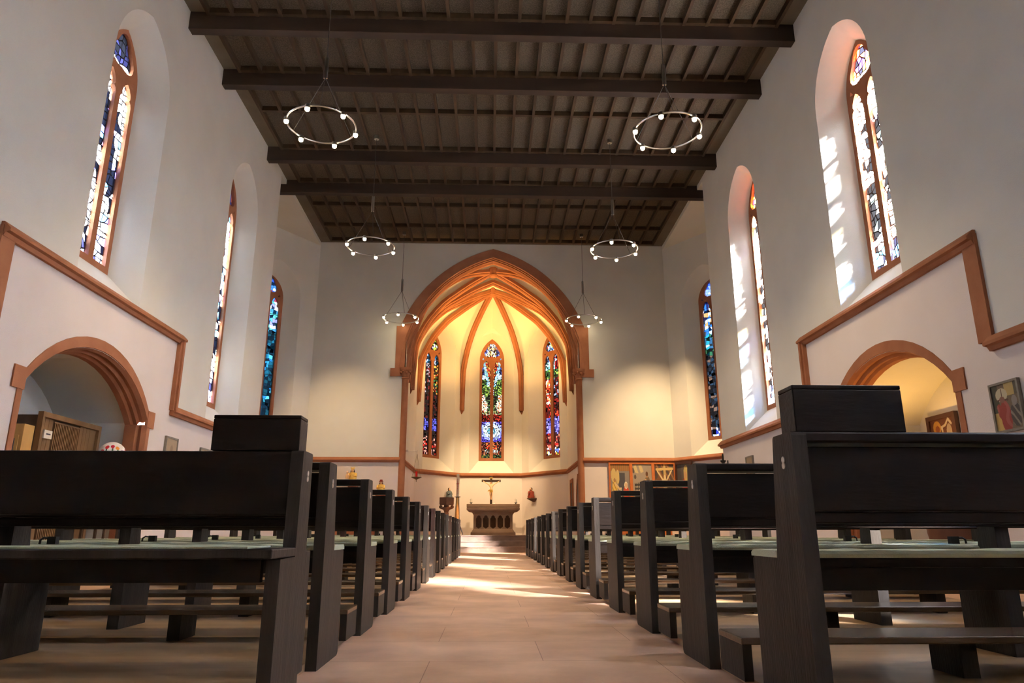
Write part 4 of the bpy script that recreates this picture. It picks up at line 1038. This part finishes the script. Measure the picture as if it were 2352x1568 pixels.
# ------------------------------------------------------------------ things in the niches
fx0 = -5.36
cb = thing('slatted_cabinet', (fx0 - .35, 9.12, 0), 'wooden cabinet with slatted front panel in the left niche', 'cabinet')
obj('case', B().box(-6.08, fx0 - .03, 8.50, 9.80, .001, 1.89, .004), M['oakdark'], cb)
fc = lambda y, z, d: Vector((fx0 + d, y, z))
obj('front_frame', B().shape([[(8.50, 0.01), (9.80, .01), (9.80, 1.93), (8.50, 1.93)], [(8.535, .05), (9.74, .05), (9.74, 1.87), (8.535, 1.87)]], fc, -.035, .03), M['oak'], cb)
pb = B()
for k, (y0, y1) in enumerate(((8.535, 8.61), (8.613, 8.69), (8.693, 8.77), (9.36, 9.43), (9.433, 9.51), (9.513, 9.59), (9.593, 9.74))): pb.box(fx0 - .03, fx0 - .008, y0, y1, .05, 1.87)
obj('boards', pb, M['oak'], cb)
obj('slat_backing', B().box(fx0 - .032, fx0 - .022, 8.77, 9.36, .05, 1.87), M['oakdark'], cb)
sb = B()
for k in range(17):
    y = 8.80 + .0335 * k; sb.box(fx0 - .022, fx0 + .004, y, y + .015, .10, 1.83)
sb.box(fx0 - .022, fx0 + .006, 8.785, 9.355, 1.83, 1.845)
obj('slats', sb, M['oak'], cb)
sg = obj('sign', B().box(fx0 - .008, fx0 + .03, 8.575, 8.73, 1.62, 1.72, .003), M['cream'], cb); sg['label'] = 'small cream sign'
obj('lettering', B().box(fx0 + .0302, fx0 + .0308, 8.61, 8.695, 1.665, 1.682), M['darkgrey'], sg)
cb = thing('cupboard', (-5.75, 8.39, 0), 'yellow wooden cupboard standing against the slatted cabinet in the left niche', 'cupboard')
obj('case', B().box(-6.05, -5.40, 8.30, 8.49, .001, 1.75, .004), M['yellowwood'], cb)
obj('door', B().box(-6.03, -5.44, 8.288, 8.30, .05, 1.62, .003), M['yellowwood'], cb)
obj('dark_panel', B().box(-5.62, -5.475, 8.276, 8.288, .9, 1.58, .003), M['darkgrey'], cb)
# white cover with painted flowers on a small table
tb = thing('side_table', (-5.08, 9.66, 0), 'small dark table at the right end of the left niche', 'table')
obj('table_top', B().box(-5.26, -4.90, 9.46, 9.86, 1.44, 1.47, .004), M['oakdark'], tb)
for a in (-5.24, -4.95):
    for c in (9.48, 9.81): obj('leg', B().box(a, a + .03, c, c + .03, .001, 1.44), M['oakdark'], tb)
b = B(); cc = Vector((-5.07, 9.66, 1.4705)); ln = 28; r = random.Random(5)
prof = [(.165, 0), (.17, .06), (.16, .12), (.135, .17), (.09, .21), (.04, .23), (.004, .235)]
def flower(a, z):
    for (a0, z0, c) in ((-.55, .15, (.6, .03, .05)), (-.1, .16, (.55, .02, .05)), (.3, .14, (.9, .35, .05)), (.75, .10, (.4, .2, .4)), (-.9, .10, (.65, .05, .05)), (1.2, .12, (.6, .03, .05)), (0, .07, (.65, .04, .06))):
        if (a - a0) ** 2 * .02 + (z - z0) ** 2 < .00055: return c
        if abs(a - a0) < .06 and z < z0 and z > z0 - .08: return (.06, .12, .06)
    return (.85, .84, .82)
zs_ = []
for k in range(len(prof) - 1):
    for j in range(7): zs_.append((prof[k][0] + (prof[k + 1][0] - prof[k][0]) * j / 7, prof[k][1] + (prof[k + 1][1] - prof[k][1]) * j / 7))
zs_.append(prof[-1])
nn_ = 110
for k in range(len(zs_) - 1):
    for i in range(nn_):
        q = []
        for (kk, ii) in ((k, i), (k, i + 1), (k + 1, i + 1), (k + 1, i)):
            a = 2 * PI * ii / nn_; q.append(cc + Vector((zs_[kk][0] * math.cos(a), zs_[kk][0] * math.sin(a), zs_[kk][1])))
        a = 2 * PI * (i + .5) / nn_; a = (a + PI + 1.0) % (2 * PI) - PI
        b.add(q, [(0, 1, 2, 3)], 0, [flower(a, (zs_[k][1] + zs_[k + 1][1]) / 2)])
tag(obj('fabric_cover', b, M['fabric'], None, smooth=True), 'white rounded cover with red flowers on the small table in the left niche', 'cover')
# brown tub in the right niche
tag(obj('wooden_tub', B().lathe([(.22, .001), (.30, .05), (.40, .30), (.44, .52), (.45, .66), (.47, .68), (.47, .72), (.42, .72), (.40, .60), (.1, .55)], (5.50, 8.15, 0), 28), M['brownpot'], None, smooth=True), 'dark brown rounded wooden tub standing in the right niche', 'tub')

# ------------------------------------------------------------------ light
w = bpy.data.worlds.new('World'); scene.world = w; w.use_nodes = True
N, L = w.node_tree.nodes, w.node_tree.links; bg = N['Background']
SKY = 20.0
tc = N.new('ShaderNodeTexCoord'); sp = N.new('ShaderNodeSeparateXYZ'); rp_ = N.new('ShaderNodeValToRGB')
L.new(tc.outputs['Generated'], sp.inputs[0]); mr = N.new('ShaderNodeMapRange'); mr.inputs['From Min'].default_value = -1
L.new(sp.outputs['Z'], mr.inputs['Value']); L.new(mr.outputs[0], rp_.inputs['Fac'])
e = rp_.color_ramp.elements; e[0].position = .47; e[0].color = (.42, .45, .42, 1); e[1].position = 1; e[1].color = (.72, .86, 1.0, 1)
x = e.new(.53); x.color = (1.32, 1.46, 1.5, 1)
sd = Vector((-1, 1.40, -1.0)).normalized()
dt = N.new('ShaderNodeVectorMath'); dt.operation = 'DOT_PRODUCT'; dt.inputs[1].default_value = -sd
L.new(tc.outputs['Generated'], dt.inputs[0])
mxm = N.new('ShaderNodeMath'); mxm.operation = 'MAXIMUM'; mxm.inputs[1].default_value = 0; L.new(dt.outputs['Value'], mxm.inputs[0])
pw = N.new('ShaderNodeMath'); pw.operation = 'POWER'; pw.inputs[1].default_value = 3; L.new(mxm.outputs[0], pw.inputs[0])
ma = N.new('ShaderNodeMath'); ma.operation = 'MULTIPLY_ADD'; ma.inputs[1].default_value = 70; ma.inputs[2].default_value = SKY; L.new(pw.outputs[0], ma.inputs[0])
L.new(rp_.outputs['Color'], bg.inputs['Color']); L.new(ma.outputs[0], bg.inputs['Strength'])

def light(kind, name, loc, energy, color, aim=None, size=.2, spot=None, blend=.6, size_y=None):
    ld = bpy.data.lights.new(name, kind); ld.energy = energy; ld.color = color
    if kind == 'AREA':
        ld.size = size
        if size_y: ld.shape = 'RECTANGLE'; ld.size_y = size_y
    elif kind == 'SUN': ld.angle = size
    else: ld.shadow_soft_size = size
    if kind == 'SPOT': ld.spot_size = math.radians(spot); ld.spot_blend = blend
    o = bpy.data.objects.new(name, ld); COL.objects.link(o); o.location = loc
    if aim is not None: o.rotation_euler = (Vector(aim) - Vector(loc)).to_track_quat('-Z', 'Y').to_euler()
    return o
for p, nd, ud, ww, hh in WIN:
    o = light('AREA', 'sky_portal', p, 1, (1, 1, 1), p - nd, ww + .5, size_y=hh + .5)
    o.data.cycles.is_portal = True
sd = Vector((-1, 1.40, -1.0)).normalized()
light('SUN', 'sun', (20, 20, 20), 420, (1, .95, .87), Vector((20, 20, 20)) + sd, .085)
WARM = (1.0, .52, .13); WARM2 = (1.0, .68, .36)
# chancel spotlights behind the arch
for q in (-1, 1):
    light('SPOT', 'chancel_spot_up', (AX + q * 1.9, 19.5, 2.9), 900, WARM, (AX - q * .9, 21.5, 7.5), .06, 66, .45)
    light('SPOT', 'altar_spot', (AX + q * 1.75, 19.6, 5.6), 560, WARM2, (AX - q * .15, 23.7, 1.75), .03, 44, 1)
light('SPOT', 'chancel_spot_mid', (AX, 19.9, 6.6), 170, WARM2, (AX, 23.0, 4.6), .15, 120, 1)
# the ring lamps shine downwards
for (x, y, pw_) in ((-2.41, 8.85, 270), (2.50, 8.85, 270), (-2.43, 13.2, 170), (2.48, 13.2, 170), (-2.42, 18.1, 25), (2.50, 18.1, 25)):
    light('SPOT', 'ring_lamp_light', (x, y, 5.95), pw_, (1, .74, .46), (x, y, 0), .4, 128, .9)
# spotlights on the side altars
light('SPOT', 'side_altar_spot', (-4.55, 15.6, 7.6), 650, WARM2, (-3.6, 18.8, 1.3), .05, 50, 1)
light('SPOT', 'side_altar_spot', (4.6, 15.6, 7.6), 1500, WARM2, (4.2, 18.8, 1.3), .05, 52, 1)
# lamp in the right niche
light('SPOT', 'niche_lamp', (5.5, 9.3, 1.3), 40, WARM, (5.5, 8.6, 2.7), .08, 150, .9)

# ------------------------------------------------------------------ camera
F = 1615.0; d = Vector((1124 - 1176, -(1222.5 - 784), -F)).normalized()
psi = math.asin(-d.x); th = math.asin(-d.y / math.cos(psi))
f = Vector((math.sin(psi) * math.cos(th), math.cos(psi) * math.cos(th), math.sin(th))); r = Vector((math.cos(psi), -math.sin(psi), 0)); u = r.cross(f)
cd = bpy.data.cameras.new('camera'); cam = bpy.data.objects.new('camera', cd); COL.objects.link(cam)
cam.matrix_world = Matrix(((r.x, u.x, -f.x, 0), (r.y, u.y, -f.y, 0), (r.z, u.z, -f.z, .53), (0, 0, 0, 1)))
cd.sensor_width = 36; cd.lens = F / 2352 * 36; cd.clip_start = .02; cd.clip_end = 200
scene.camera = cam
vs = scene.view_settings; vs.view_transform = 'Standard'; vs.look = 'None'; vs.gamma = 1; vs.exposure = 0.95; vs.use_curve_mapping = False
cy_ = scene.cycles
cy_.max_bounces = 8; cy_.diffuse_bounces = 5; cy_.transparent_max_bounces = 12; cy_.sample_clamp_indirect = 6; cy_.use_denoising = True
